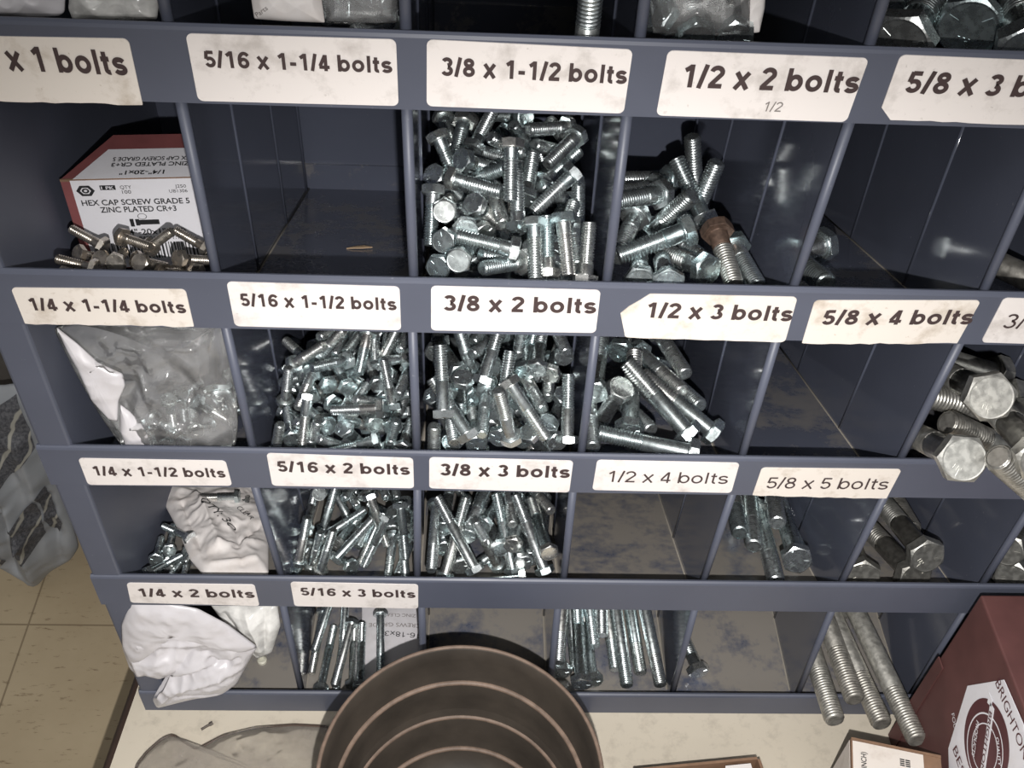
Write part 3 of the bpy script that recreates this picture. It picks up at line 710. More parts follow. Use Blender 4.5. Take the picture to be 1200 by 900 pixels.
# red and white screw carton in the second row
bx_ = thing('screw_carton', (0, 0, 0), 'small red carton with white hex cap screw label standing in the leftmost bin', 'carton')
O = Vector((.0020, .0855, -.2130)); fx = Vector((.9960, .0890, 0)); fy = Vector((-.0890, .9960, 0)); fz = Vector((0, 0, 1))
def C(a, d, h): return O + fx * a + fy * d + fz * h
H_ = .0680; WD = .088
bm = bmesh.new()
ft = [C(0, 0, 0), C(WD, 0, 0), C(WD, 0, H_), C(0, 0, H_)]
bk = [C(.012, .046, 0), C(WD - .004, .046, 0), C(WD - .004, .046, H_ + .001), C(.024, .046, H_ + .001)]
V = [bm.verts.new(p) for p in ft + bk]
for f in ((0, 1, 2, 3), (5, 4, 7, 6), (4, 0, 3, 7), (1, 5, 6, 2), (3, 2, 6, 7), (4, 5, 1, 0)): bm.faces.new([V[i] for i in f])
from_bm(bm, 'carton_body', M['carton_red'], bx_)
slab([C(0, -.0003, H_ - .0012), C(WD, -.0003, H_ - .0012), C(WD, -.0003, H_ + .0003), C(0, -.0003, H_ + .0003)], fy * .001, 'board_edge', 'carton_edge', bx_)
lab = slab([C(.0055, 0, .001), C(WD - .001, 0, .001), C(WD - .001, 0, H_ - .0005), C(.0055, 0, H_ - .0005)], fy * -.0004, 'front_label', 'white_print', bx_)
sl = Vector((0, .046, .001)).normalized()
def Tt(a, d): return C(a, d, H_ + .001 * d / .046)
lab2 = slab([Tt(.0075, 0), Tt(WD - .001, 0), Tt(WD - .003, .030), Tt(.0235, .030)], fz * .0004, 'top_label', 'white_print', bx_)
def ft_text(s, a, h, size, w, parent=lab, mat='ink_black', bold=False):
    q = lettering(s, C(a, -.0006, h), fx, fz, size, w, M[mat], bold=bold); q.parent = parent
ft_text('HEX CAP SCREW GRADE 5', .0088, .0497, .0040, .0635, bold=True)
ft_text('ZINC PLATED CR+3', .0185, .0443, .0040, .0450, bold=True)
ft_text('1/4"-20x1",(FT)', .0280, .0270, .0042, .0385, bold=True)
ft_text('BB# 847010 QTY:100', .0290, .0228, .0027, .0370)
ft_text('QTY', .0335, .0612, .0024, .0065); ft_text('100', .0340, .0578, .0024, .0052)
ft_text('J250', .0655, .0612, .0022, .0065); ft_text('UB1306', .0615, .0578, .0022, .0108)
def ft_quad(a0, a1, h0, h1, off=.0005, mat='ink_black', name='print'):
    return slab([C(a0, -off, h0), C(a1, -off, h0), C(a1, -off, h1), C(a0, -off, h1)], fy * -.0001, name, mat, lab)
ft_quad(.0217, .0307, .0605, .0638)
ft_text('1 PK', .0225, .0612, .0021, .0074, mat='white_print', bold=True)
bm = bmesh.new()
def ring_print(bm, ca, ch, r0, r1, n):
    vo = [bm.verts.new(C(ca + r1 * math.cos(math.pi * 2 * i / n), -.0006, ch + r1 * .8 * math.sin(math.pi * 2 * i / n))) for i in range(n)]
    vi = [bm.verts.new(C(ca + r0 * math.cos(math.pi * 2 * i / n), -.0006, ch + r0 * .8 * math.sin(math.pi * 2 * i / n))) for i in range(n)]
    for i in range(n): bm.faces.new([vo[i], vo[(i + 1) % n], vi[(i + 1) % n], vi[i]])
ring_print(bm, .0130, .0602, .0032, .0054, 6); ring_print(bm, .0130, .0602, .0010, .0022, 16); ring_print(bm, .0420, .0405, .0024, .0028, 16)
from_bm(bm, 'print', M['ink_black'], lab)
ft_quad(.0340, .0363, .0330, .0388); ft_quad(.0373, .0397, .0337, .0385)
ft_quad(.0397, .0515, .0343, .0379)
bm = bmesh.new(); rnd = random.Random(4); a = .010
while a < .078:
    w_ = rnd.choice((.0005, .0008, .0012)); prism(bm, [C(a, -.0005, .008), C(a + w_, -.0005, .008), C(a + w_, -.0005, .0205), C(a, -.0005, .0205)], fy * -.0001); a += w_ + rnd.choice((.0005, .0009, .0012))
q = from_bm(bm, 'barcode', M['ink_black'], lab)
for s, a, d, w_ in (('HEX CAP SCREW GRADE 5', .076, .0205, .048), ('ZINC PLATED CR+3', .074, .0145, .046), ('1/4"-20x1"', .060, .0060, .026)):
    q = lettering(s, C(a, d, H_ + .0011), -fx, -fy, .0040, w_, M['ink_black'], bold=True); q.parent = lab2

# big maroon carton on the bench at the right
BR = thing('maroon_carton', (0, 0, 0), 'large maroon carton with white emblem label standing on the bench at the right', 'carton')
bm = bmesh.new(); box_bm(bm, .622, .815, -.225, -.020, BENCH_Z, -.412, .0015); from_bm(bm, 'carton_body', M['maroon'], BR)
slab([(.6217, -.0195, -.500), (.6217, -.030, -.500), (.6217, -.034, BENCH_Z + .001), (.6217, -.0195, BENCH_Z + .001)], (-.0012, 0, 0), 'side_flap', 'maroon', BR)
def E(y, z): return Vector((.6213, y, z))
oct_ = [(-.0600, -.4720), (-.0830, -.4212), (-.1180, -.4180), (-.1420, -.4330), (-.1600, -.4700), (-.1580, -.5250), (-.1350, -.5500), (-.1000, -.5480), (-.0800, -.5320)]
lab = slab([E(y, z) for y, z in oct_], (-.0004, 0, 0), 'emblem_label', 'white_print', BR)
def oval(bm, cy, cz, ry, rz, n=48, ry0=0, rz0=0, x=.6207):
    vo = [bm.verts.new((x, cy - ry * math.cos(2 * math.pi * i / n), cz + rz * math.sin(2 * math.pi * i / n))) for i in range(n)]
    if not ry0: bm.faces.new(vo); return
    vi = [bm.verts.new((x, cy - ry0 * math.cos(2 * math.pi * i / n), cz + rz0 * math.sin(2 * math.pi * i / n))) for i in range(n)]
    for i in range(n): bm.faces.new([vo[i], vo[(i + 1) % n], vi[(i + 1) % n], vi[i]])
oc = (-.1040, -.4740)
bm = bmesh.new(); oval(bm, *oc, .0300, .0350); from_bm(bm, 'emblem', M['maroon_print'], lab)
bm = bmesh.new(); oval(bm, oc[0] - .002, oc[1] - .004, .0240, .0285, 48, .0228, .0272, .6205); oval(bm, oc[0] - .002, oc[1] - .004, .0170, .0205, 48, .0161, .0195, .6205)
prism(bm, [(.6205, -.0800, -.4450), (.6205, -.0860, -.4440), (.6205, -.0890, -.4490), (.6205, -.0840, -.4520), (.6205, -.0830, -.4500)], (-.0002, 0, 0))
prism(bm, [(.6205, -.0860, -.4480), (.6205, -.0920, -.4460), (.6205, -.1260, -.5000), (.6205, -.1210, -.5030)], (-.0002, 0, 0))
from_bm(bm, 'emblem_ring', M['white_print'], lab)
def BT(s, y, z, ang, size, w, mat='maroon_print', x=.6202, bold=False):
    c, q_ = math.cos(ang), math.sin(ang)
    r = lettering(s, (x, y, z), Vector((0, -c, q_)), Vector((0, q_, c)), size, w, M[mat], bold=bold); r.parent = lab
BT('BRIGHTON', -.0800, -.4320, 0.0, .0082, .0560)
BT('BEST', -.0850, -.5240, 0.0, .0082, .030)
BT('BRIGHTON', -.0900, -.4520, -1.02, .0038, .048, bold=True)
BT('QUALITY', -.1080, -.4560, -.55, .0038, .019, 'white_print', bold=True)
BT('PRODUCTS', -.0860, -.4740, -1.0, .0038, .028, 'white_print', bold=True)
BT('FOUND', -.0640, -.5080, -.3, .0050, .020, 'white_print')

# small cream-topped carton in front of it
bx2 = thing('small_carton', (0, 0, 0), 'small cream-topped carton lying on the bench before the big maroon one', 'carton')
P0 = Vector((.5490, -.0690, 0)); ux = Vector((.977, -.215, 0)).normalized(); uy = Vector((.215, .977, 0)).normalized()
def D(a, d, z): return P0 + ux * a - uy * d + Vector((0, 0, z))
bm = bmesh.new(); prism(bm, [D(0, 0, BENCH_Z), D(.068, 0, BENCH_Z), D(.068, .060, BENCH_Z), D(0, .060, BENCH_Z)], (0, 0, -.5370 - BENCH_Z)); from_bm(bm, 'carton_body', M['carton_edge'], bx2)
slab([D(.001, .0025, -.5370), D(.0545, .0025, -.5370), D(.0545, .059, -.5370), D(.001, .059, -.5370)], (0, 0, .0004), 'top_label', 'cream_print', bx2)
slab([D(-.0003, .001, -.540), D(-.0003, .059, -.540), D(-.0003, .059, BENCH_Z + .004), D(-.0003, .001, BENCH_Z + .004)], ux * -.0003, 'side_label', 'cream_print', bx2)
slab([D(0, 0, -.5372), D(.068, 0, -.5372), D(.068, .0022, -.5372), D(0, .0022, -.5372)], (0, 0, .0009), 'board_edge', 'carton_edge', bx2)
q = lettering('INCH)', D(.0110, .0235, -.5365), uy, -ux, .0040, .013, M['ink_black'], bold=True); q.parent = bx2
for i in range(4):
    for j in range(2): slab([D(.0365 + j * .0042, .0095 + i * .0016, -.5365), D(.0400 + j * .0042, .0095 + i * .0016, -.5365), D(.0400 + j * .0042, .0105 + i * .0016, -.5365), D(.0365 + j * .0042, .0105 + i * .0016, -.5365)], (0, 0, .0001), 'barcode', 'ink_black', bx2)

# flat open box at the very bottom of the frame
tr = thing('shallow_box', (.440, -.09, BENCH_Z), 'shallow brown cardboard box on the bench right of the tub', 'box')
def F(x, y): return Vector((x - .440, y + .09, 0))
z_ = .033
bm = bmesh.new()
q4 = [F(.388, -.068), F(.491, -.0575), F(.505, -.140), F(.398, -.150)]
for i in range(4):
    a, b = q4[i], q4[(i + 1) % 4]; n_ = (b - a).cross(Vector((0, 0, 1))).normalized() * -.0022
    prism(bm, [a, b, b + n_, a + n_], (0, 0, z_))
prism(bm, q4, (0, 0, .002)); from_bm(bm, 'box_wall', M['carton_edge'], tr)
o = bpy.data.meshes.new('paper_sheet')
bm = bmesh.new(); prism(bm, [(.4630, -.0640, -.599), (.4840, -.0620, -.5985), (.4930, -.125, -.599), (.450, -.128, -.600)], (0, 0, .0006)); o = from_bm(bm, 'paper_sheet', M['paper_soft'])
tag(o, 'white paper lying on the shallow brown cardboard box', 'paper')

# ------------------------------------------------------------------ hex bolts
S = 0.79
DK = 1.17
def sz(d, af, hh, L, tl, p): return dict(d=d * S * DK / 1000, af=af * S * DK / 1000, hh=hh * S * 1.1 / 1000, L=L * S / 1000, tl=tl * S / 1000, p=p * S * 1.3 / 1000)
TYPES = {'q25': sz(6.35, 11.1, 4.2, 25.4, 20, 1.27), 'q32': sz(6.35, 11.1, 4.2, 32, 20, 1.27), 'q38': sz(6.35, 11.1, 4.2, 38, 20, 1.27),
         'f38': sz(7.94, 12.7, 5.2, 38, 24, 1.41), 'f51': sz(7.94, 12.7, 5.2, 51, 24, 1.41), 'f76': sz(7.94, 12.7, 5.2, 76, 26, 1.41),
         't38': sz(9.5, 14.3, 6.2, 38, 30, 1.59), 't51': sz(9.5, 14.3, 6.2, 51, 28, 1.59), 't76': sz(9.5, 14.3, 6.2, 76, 28, 1.59),
         'h51': sz(12.7, 19.05, 8, 51, 36, 1.95), 'h76': sz(12.7, 19.05, 8, 76, 36, 1.95), 'h102': sz(12.7, 19.05, 8, 102, 36, 1.95),
         'e76': sz(15.9, 23.8, 10, 76, 44, 2.3), 'e127': sz(15.9, 23.8, 10, 127, 46, 2.3),
         'm70': sz(20, 32, 13, 70, 44, 2.4),
         'n102': sz(19, 28.6, 12, 102, 50, 2.54), 'n200': sz(19, 28.6, 12, 180, 62, 2.54)}
def head_mesh(t, key):
    n = 36; af, hh = t['af'], t['hh']; rc = af * .475; zt, zb = -hh / 2, hh / 2
    bm = bmesh.new()
    def rh(a): return af / 2 / math.cos((a + math.pi / 6) % (math.pi / 3) - math.pi / 6)
    A = [2 * math.pi * i / n for i in range(n)]
    ringb = [bm.verts.new((rh(a) * .985 * math.cos(a), rh(a) * .985 * math.sin(a), zb - hh * .06)) for a in A]
    ringc = [bm.verts.new((rh(a) * math.cos(a), rh(a) * math.sin(a), zb - hh * .10)) for a in A]
    rings = [bm.verts.new((rh(a) * math.cos(a), rh(a) * math.sin(a), zt + (rh(a) - rc) * .62)) for a in A]
    ringt = [bm.verts.new((rc * math.cos(a), rc * math.sin(a), zt)) for a in A]
    ringi = [bm.verts.new((rc * .93 * math.cos(a), rc * .93 * math.sin(a), zt + hh * .012)) for a in A]
    wash = [bm.verts.new((rc * .95 * math.cos(a), rc * .95 * math.sin(a), zb - hh * .06)) for a in A]
    wash2 = [bm.verts.new((rc * .95 * math.cos(a), rc * .95 * math.sin(a), zb)) for a in A]
    chain = [ringi, ringt, rings, ringc, ringb, wash, wash2]
    sharp = []
    for u, v in zip(chain, chain[1:]):
        for i in range(n): bm.faces.new([u[i], u[(i + 1) % n], v[(i + 1) % n], v[i]])
    bm.faces.new(ringi[::-1]); bm.faces.new(wash2)
    # three raised grade marks and a maker's mark
    if af > .0095:
        for k in range(3):
            a = k * 2 * math.pi / 3 + .3; c, s = math.cos(a), math.sin(a)
            r0, r1, w = rc * .48, rc * .86, rc * .055
            prism(bm, [(c * r0 - s * w, s * r0 + c * w, zt + hh * .02), (c * r0 + s * w, s * r0 - c * w, zt + hh * .02), (c * r1 + s * w, s * r1 - c * w, zt + hh * .02), (c * r1 - s * w, s * r1 + c * w, zt + hh * .02)], (0, 0, -hh * .045))
        for k in range(3):
            x0 = -rc * .22 + k * rc * .18
            prism(bm, [(x0, -rc * .62, zt + hh * .02), (x0 + rc * .07, -rc * .62, zt + hh * .02), (x0 + rc * .07, -rc * .36, zt + hh * .02), (x0, -rc * .36, zt + hh * .02)], (0, 0, -hh * .04))
    bmesh.ops.recalc_face_normals(bm, faces=bm.faces)
    me = bpy.data.meshes.new('head_' + key); bm.to_mesh(me); bm.free(); return me
def shank_mesh(t, key):
    r = t['d'] / 2 * .985; z0, z1 = t['hh'] / 2 - .0002, t['hh'] / 2 + t['L'] - t['tl'] + .0003
    bm = bmesh.new(); lathe(bm, [(0, z0), (r * 1.08, z0), (r, z0 + r * .15), (r, z1 - r * .12), (r * .88, z1), (0, z1)], 20)
    bmesh.ops.recalc_face_normals(bm, faces=bm.faces)
    me = bpy.data.meshes.new('shank_' + key); bm.to_mesh(me); bm.free()
    me.polygons.foreach_set('use_smooth', [abs(p.normal.z) < .3 for p in me.polygons]); return me
def thread_mesh(t, key):
    R = t['d'] / 2; p = t['p']; ri = R - p * .52; z0, z1 = t['hh'] / 2 + t['L'] - t['tl'], t['hh'] / 2 + t['L']
    seg = 16; bm = bmesh.new(); rings = []
    k = int((z1 - z0) / p) * 4
    for i in range(-4, k + 5):
        ring = []
        for j in range(seg):
            a = 2 * math.pi * j / seg; z = z0 + (i / 4 + j / seg) * p
            rr = (R, R * .97, ri, ri + (R - ri) * .35)[i % 4]
            if z > z1 - p * .8: rr = min(rr, R - (z - (z1 - p * .8)) * .55)
            z = min(max(z, z0), z1); rr = max(rr, ri * .93)
            ring.append(bm.verts.new((rr * math.cos(a), rr * math.sin(a), z)))
        rings.append(ring)
    for i in range(len(rings) - 1):
        for j in range(seg - 1): bm.faces.new([rings[i][j], rings[i][j + 1], rings[i + 1][j + 1], rings[i + 1][j]])
        if i + 5 <= len(rings) - 1: bm.faces.new([rings[i][seg - 1], rings[i + 4][0], rings[i + 5][0], rings[i + 1][seg - 1]])
    nf = len(bm.faces)
    # flat point with a small bevel, and a plug where the shank meets the thread
    lathe(bm, [(0, z1 + p * .05), (ri * .80, z1 + p * .05)], 20)
    lathe(bm, [(ri * .80, z1 + p * .05), (ri * .99, z1 - p * .25), (ri * .99, z1 - p)], 20)
    lathe(bm, [(ri * .96, z0 + p), (ri * .96, z0)], seg)
    bmesh.ops.recalc_face_normals(bm, faces=bm.faces)
    me = bpy.data.meshes.new('thread_' + key); bm.to_mesh(me); bm.free()
    me.polygons.foreach_set('use_smooth', [i < nf and True for i in range(len(me.polygons))]); return me
MESH = {}
def parts_for(key, fin=None):
    if (key, fin) in MESH: return MESH[key, fin]
    t = TYPES[key]; r = []
    a, b = ('zinc', 'zinc_thread')
    if key == 'q25': a = b = 'nickel'
    if key in ('n102',): a = b = 'grey_zinc'
    if key == 'n200': a = b = 'dull_zinc'
    if fin == 'rust': a = 'rust'; b = 'grey_zinc'
    for nm, f, m in (('head', head_mesh, a), ('shank', shank_mesh, a), ('thread', thread_mesh, b)):
        me = f(t, key); me.materials.append(M[m]); r.append((nm, me))
    MESH[key, fin] = r; return r

BOLTS={
'r1c3':('t38',[
(.2251,.1097,-.1230,.2384,.0880,-.1435,.5974),(.2402,.1438,-.1329,.2351,.1130,-.1428,.7499),
(.2468,.1193,-.1366,.2588,.1481,-.1267,.3271),(.2810,.1287,-.1470,.2568,.1181,-.1277,.9779),
(.2441,.1348,-.1470,.2667,.1125,-.1387,.1157),(.2409,.0925,-.1275,.2628,.1089,-.1454,.2564),
(.2439,.0971,-.1461,.2651,.0829,-.1256,.8182),(.2347,.0813,-.1334,.2634,.0659,-.1313,.9698),
(.2732,.0482,-.1425,.2717,.0716,-.1196,.9072),(.2680,.0759,-.1049,.2682,.0526,-.1278,.7681),
(.2370,.1772,-.1418,.2508,.1475,-.1406,.2260),(.2783,.1486,-.1316,.2591,.1717,-.1445,.3609),
(.2669,.1521,-.1468,.2813,.1815,-.1472,.5947),(.2268,.1631,-.1428,.2334,.1311,-.1448,.6431),
(.2236,.0935,-.1401,.2385,.1079,-.1653,.5570),(.3060,.1438,-.1354,.2804,.1255,-.1264,.7709),
(.3095,.1685,-.1342,.2839,.1518,-.1224,.2381),(.3110,.1290,-.1317,.2918,.1029,-.1361,.3268),
(.2909,.1081,-.1530,.3136,.1292,-.1425,.0228),(.2830,.1477,-.1571,.2712,.1352,-.1293,.0295),
(.3056,.0784,-.1255,.2824,.0627,-.1423,.7489),(.3114,.0761,-.1658,.3096,.0854,-.1344,.4905),
(.3067,.1014,-.1629,.2876,.0874,-.1404,.1950),(.3063,.1410,-.1520,.2846,.1230,-.1354,.0815),
(.3104,.1612,-.1599,.2951,.1487,-.1339,.5510),(.2236,.0692,-.1332,.2225,.0459,-.1562,1.0243),
(.2308,.0508,-.1343,.2332,.0806,-.1477,.9402),(.2430,.0354,-.1354,.2387,.0657,-.1469,.7698),
(.2310,.0322,-.1415,.2413,.0605,-.1543,.8450),(.2285,.0161,-.1473,.2385,.0455,-.1575,.3366),
(.2397,.0119,-.1386,.2455,.0407,-.1530,.1103),(.2700,.0207,-.1376,.2380,.0237,-.1314,.4347),
(.2778,.0409,-.1644,.2519,.0295,-.1480,1.0273),(.2765,.0285,-.1524,.2524,.0090,-.1419,.3699),
(.2587,.0872,-.1464,.2650,.0551,-.1462,.9605),(.2481,.0663,-.1406,.2645,.0796,-.1656,.6921),
(.2814,.0369,-.1317,.2823,.0096,-.1496,.8262),(.2901,.0233,-.1558,.2890,.0467,-.1329,.2777),
(.2976,.0405,-.1295,.3017,.0172,-.1521,.3692),(.3114,.0190,-.1566,.3133,.0423,-.1336,.1839),
(.3071,.0634,-.1544,.3077,.0307,-.1560,.5112),(.2535,.0573,-.1544,.2400,.0869,-.1578,.1165),
(.2783,.0743,-.1402,.2829,.1050,-.1298,.9308),(.2724,.0624,-.1527,.2715,.0940,-.1441,.2703),
(.2972,.0417,-.1500,.3067,.0718,-.1413,.2681),(.2602,.1311,-.1552,.2815,.1092,-.1436,.0501),
(.2984,.0541,-.1717,.2785,.0402,-.1498,.8845),(.2919,.2190,-.1884,.2986,.1896,-.2011,.2286,'f'),
(.2700,.1134,-.1998,.2438,.1051,-.2175,.2419,'f'),(.2975,.0652,-.1791,.2653,.0704,-.1814,.7899,'f'),
(.2917,.0910,-.1864,.3060,.1198,-.1808,.5146,'f'),(.2723,.0222,-.1737,.3005,.0104,-.1620,.2904,'f'),
(.2605,.2161,-.2242,.2426,.1917,-.2119,.8781,'f'),(.2844,.1340,-.2100,.2519,.1310,-.2071,.0222,'f'),
(.3064,.1284,-.2079,.3081,.1603,-.2152,.8695,'f'),(.2899,.1477,-.2062,.2801,.1787,-.2020,.7389,'f'),
(.3114,.2329,-.1750,.2997,.2631,-.1709,.7611,'f'),(.2729,.2089,-.2172,.3008,.2186,-.2031,.2383,'f'),
(.2257,.2170,-.2407,.2524,.1989,-.2353,.5216,'f'),(.2814,.2065,-.2400,.3136,.2120,-.2411,.6317,'f'),
(.2774,.1314,-.2207,.2561,.1559,-.2247,.0732,'f'),(.2681,.0406,-.1879,.2573,.0106,-.1807,.9771,'f'),
(.2838,.1159,-.1719,.2944,.1468,-.1725,.6211,'f'),(.2307,.0629,-.1826,.2214,.0320,-.1882,.1077,'f'),
(.2327,.1676,-.1616,.2508,.1424,-.1513,.5219,'f'),(.2752,.1680,-.1620,.2447,.1799,-.1621,.9848,'f'),
(.2624,.1973,-.1809,.2736,.1719,-.1982,.9609,'f'),(.2602,.1376,-.1801,.2793,.1544,-.2007,.6196,'f'),
(.2832,.1714,-.2352,.2613,.1727,-.2110,.2286,'f'),(.3078,.0982,-.1838,.3101,.0657,-.1812,.6613,'f'),
(.2375,.0129,-.1793,.2518,.0423,-.1797,.4151,'f'),(.2378,.2492,-.2192,.2231,.2200,-.2192,.5647,'f'),
(.2535,.1435,-.1953,.2214,.1383,-.1921,.8376,'f'),(.3114,.0393,-.1707,.2835,.0483,-.1854,.7602,'f'),
(.2737,.2092,-.2559,.2449,.1961,-.2478,.4896,'f'),(.2814,.1959,-.2281,.2975,.1677,-.2243,.9836,'f'),
(.2236,.2487,-.2436,.2264,.2187,-.2308,.7925,'f'),(.2863,.1572,-.1917,.3048,.1842,-.1926,.2861,'f'),
(.2362,.1263,-.2235,.2631,.1430,-.2154,.9370,'f'),(.2457,.2425,-.1899,.2445,.2099,-.1880,.0527,'f'),
(.2987,.2387,-.1557,.3136,.2125,-.1684,.0743,'f')]),
'r1c4':('h51',[
(.4023,.1660,-.1980,.3934,.1703,-.1554,.7525),(.3989,.1185,-.1854,.3800,.1472,-.1583,.4682),
(.3959,.1349,-.1967,.4054,.1385,-.1541,.7432),(.3639,.1087,-.1882,.3822,.0957,-.1506,.0408),
(.3747,.0598,-.1505,.3340,.0496,-.1630,.0536),(.3512,.1061,-.1747,.3359,.0652,-.1774,.5165),
(.3666,.1132,-.1628,.3318,.0886,-.1527,.2611),(.3800,.1566,-.1812,.3413,.1392,-.1705,.5774),
(.3672,.1334,-.1725,.3356,.1065,-.1585,.5044),(.3441,.0251,-.1619,.3494,.0661,-.1762,.5127),
(.3578,.0133,-.1532,.3615,.0541,-.1687,.9708),(.3840,.0372,-.1614,.3639,.0730,-.1766,.1572),
(.3953,.0702,-.1581,.4002,.0272,-.1647,.7510,'rust'),(.4085,.0711,-.1704,.4141,.0279,-.1659,.6580),
(.3773,.0928,-.1831,.3920,.0531,-.1721,.6555),(.3710,.0729,-.1917,.3682,.0316,-.1774,.2505,'f'),
(.3757,.1660,-.2334,.3936,.1275,-.2230,.8397,'f'),(.3924,.0265,-.1819,.4148,.0610,-.1969,.9591,'f')]),
'r1c0':('q25',[
(.0274,.0590,-.1728,.0080,.0668,-.1663,.8858),(.0195,.0430,-.1666,.0327,.0544,-.1797,.6211),
(.0333,.0253,-.1621,.0120,.0296,-.1591,.9957),(.0404,.0590,-.1658,.0593,.0481,-.1637,.8908),
(.0566,.0564,-.1705,.0722,.0527,-.1556,.4906),(.0488,.0501,-.1757,.0620,.0611,-.1893,.6501),
(.0869,.0633,-.1758,.0677,.0715,-.1690,1.0371),(.0790,.0362,-.1626,.0924,.0492,-.1740,.0396),
(.0436,.0320,-.1626,.0420,.0522,-.1710,.9404),(.0570,.0340,-.1642,.0639,.0479,-.1795,.3652),
(.0678,.0363,-.1731,.0844,.0247,-.1649,.7751),(.0164,.0275,-.1683,.0218,.0418,-.1839,.5318),
(.0880,.0327,-.1691,.0711,.0445,-.1766,.1498),(.0340,.0365,-.1647,.0397,.0497,-.1813,.1012)]),
'r2c2':('f38',[
(.1186,.0695,-.3152,.1239,.0707,-.2834,.8404),(.1393,.0735,-.2901,.1329,.0420,-.2931,1.0085),
(.1258,.0805,-.2894,.1485,.0766,-.2668,.9003),(.1572,.1183,-.2836,.1433,.0910,-.2735,.7156),
(.1625,.0808,-.2849,.1421,.0594,-.2718,.2920),(.1445,.0903,-.2871,.1614,.0851,-.2601,.8058),
(.1716,.1214,-.2897,.1605,.0912,-.2873,1.0385),(.1762,.0959,-.2729,.1722,.0654,-.2827,.8288),
(.1793,.1101,-.2795,.1820,.0782,-.2833,.8533),(.1842,.0862,-.2927,.1974,.0934,-.2641,.1792),
(.1957,.0463,-.2948,.1889,.0690,-.2729,.6967),(.1901,.1305,-.2901,.1882,.0984,-.2872,.8341),
(.2051,.0949,-.2943,.1869,.0733,-.2786,.9184),(.1971,.1039,-.2926,.2049,.1349,-.2971,.8891),
(.1907,.0768,-.2942,.2073,.0893,-.3189,.5382),(.1883,.0348,-.2838,.1561,.0344,-.2862,.1241),
(.1902,.0574,-.3040,.1714,.0417,-.2830,.1715),(.1858,.0251,-.3044,.1549,.0195,-.3118,1.0247),
(.1401,.0443,-.2838,.1369,.0215,-.3064,.3728),(.1380,.0304,-.3215,.1481,.0285,-.2909,.1420),
(.1159,.0287,-.3245,.1231,.0274,-.2931,.6230),(.1291,.0289,-.3082,.1214,.0599,-.3130,.9487),
(.1928,.0293,-.3186,.1998,.0272,-.2871,.0515),(.2030,.0240,-.3114,.2073,.0554,-.3176,.0286),
(.1650,.0284,-.2972,.1772,.0362,-.3260,.1898),(.1832,.0767,-.3039,.1726,.1068,-.3085,.5781),
(.1538,.0571,-.3043,.1350,.0821,-.3123,.4093),(.1772,.0541,-.3230,.1609,.0396,-.2993,.0712),
(.1866,.0716,-.3142,.2073,.0584,-.2933,.4766),(.1500,.0689,-.2976,.1357,.0974,-.3026,.7601),
(.1328,.0895,-.2934,.1143,.1151,-.2999,.1808),(.1570,.1239,-.2962,.1523,.0923,-.2917,.4856),
(.1308,.0869,-.3046,.1429,.0573,-.3002,.0687),(.1525,.0361,-.3035,.1337,.0609,-.3120,.9128),
(.1641,.0639,-.2943,.1514,.0932,-.2990,.5356),(.1832,.0401,-.3049,.1674,.0673,-.3124,.6149),
(.2051,.0800,-.2905,.1995,.0486,-.2854,.6713),(.1632,.0366,-.3263,.1477,.0230,-.3015,.7617),
(.1681,.0798,-.3078,.1624,.0487,-.3014,.1971),(.1954,.0392,-.3067,.2013,.0703,-.3130,.7738),
(.1682,.0412,-.2933,.1758,.0718,-.3000,.5528),(.1510,.0873,-.3157,.1701,.0787,-.2911,.3278),
(.2051,.1181,-.2845,.1987,.0868,-.2804,.6603),(.1449,.0462,-.3256,.1315,.0348,-.2985,.3525),
(.1454,.0577,-.3381,.1372,.0883,-.3439,.2911,'f'),(.1886,.1300,-.3612,.2073,.1038,-.3589,.5994,'f'),
(.1624,.1763,-.2947,.1368,.1957,-.2984,.2885,'f'),(.1385,.1375,-.3041,.1685,.1487,-.2999,1.0273,'f'),
(.1515,.1615,-.3160,.1221,.1720,-.3242,.5829,'f'),(.1159,.1008,-.3349,.1465,.0915,-.3391,.4419,'f'),
(.1929,.1992,-.3958,.1658,.2164,-.3994,.3673,'f'),(.1457,.1405,-.3245,.1400,.1150,-.3434,.0426,'f'),
(.1754,.0642,-.3399,.2073,.0681,-.3374,.3606,'f'),(.1803,.2230,-.2819,.2073,.2062,-.2766,.8320,'f'),
(.1661,.1247,-.3610,.1352,.1173,-.3556,.2124,'f'),(.1184,.2322,-.3213,.1468,.2470,-.3171,.4566,'f'),
(.1266,.0188,-.3210,.1576,.0104,-.3244,.6466,'f'),(.1331,.1991,-.3522,.1480,.1760,-.3354,.4658,'f'),
(.1723,.2356,-.3893,.1545,.2622,-.3856,.5066,'f'),(.1820,.1505,-.3216,.1573,.1319,-.3309,.4252,'f'),
(.1501,.1958,-.3713,.1779,.1918,-.3873,.6623,'f'),(.1623,.1962,-.3329,.1323,.2074,-.3367,.6365,'f'),
(.1459,.0561,-.3214,.1579,.0824,-.3358,.5074,'f'),(.1263,.1871,-.2910,.1480,.1755,-.3119,.8907,'f'),
(.1655,.1677,-.3823,.1370,.1819,-.3875,.3825,'f'),(.1622,.1035,-.3432,.1494,.1331,-.3456,.7814,'f'),
(.1159,.1049,-.3169,.1317,.0857,-.3375,.3485,'f'),(.1615,.0200,-.3259,.1917,.0121,-.3176,.1178,'f'),
(.2030,.1742,-.3736,.1730,.1778,-.3850,.4781,'f'),(.1476,.2257,-.3998,.1256,.2022,-.3967,.1401,'f'),
(.2044,.0765,-.3328,.1731,.0689,-.3324,.9721,'f'),(.1637,.1696,-.3163,.1550,.1397,-.3078,.9649,'f'),
(.1816,.1048,-.3219,.1802,.1370,-.3232,.1370,'f'),(.1425,.1491,-.2793,.1137,.1421,-.2921,.8540,'f'),
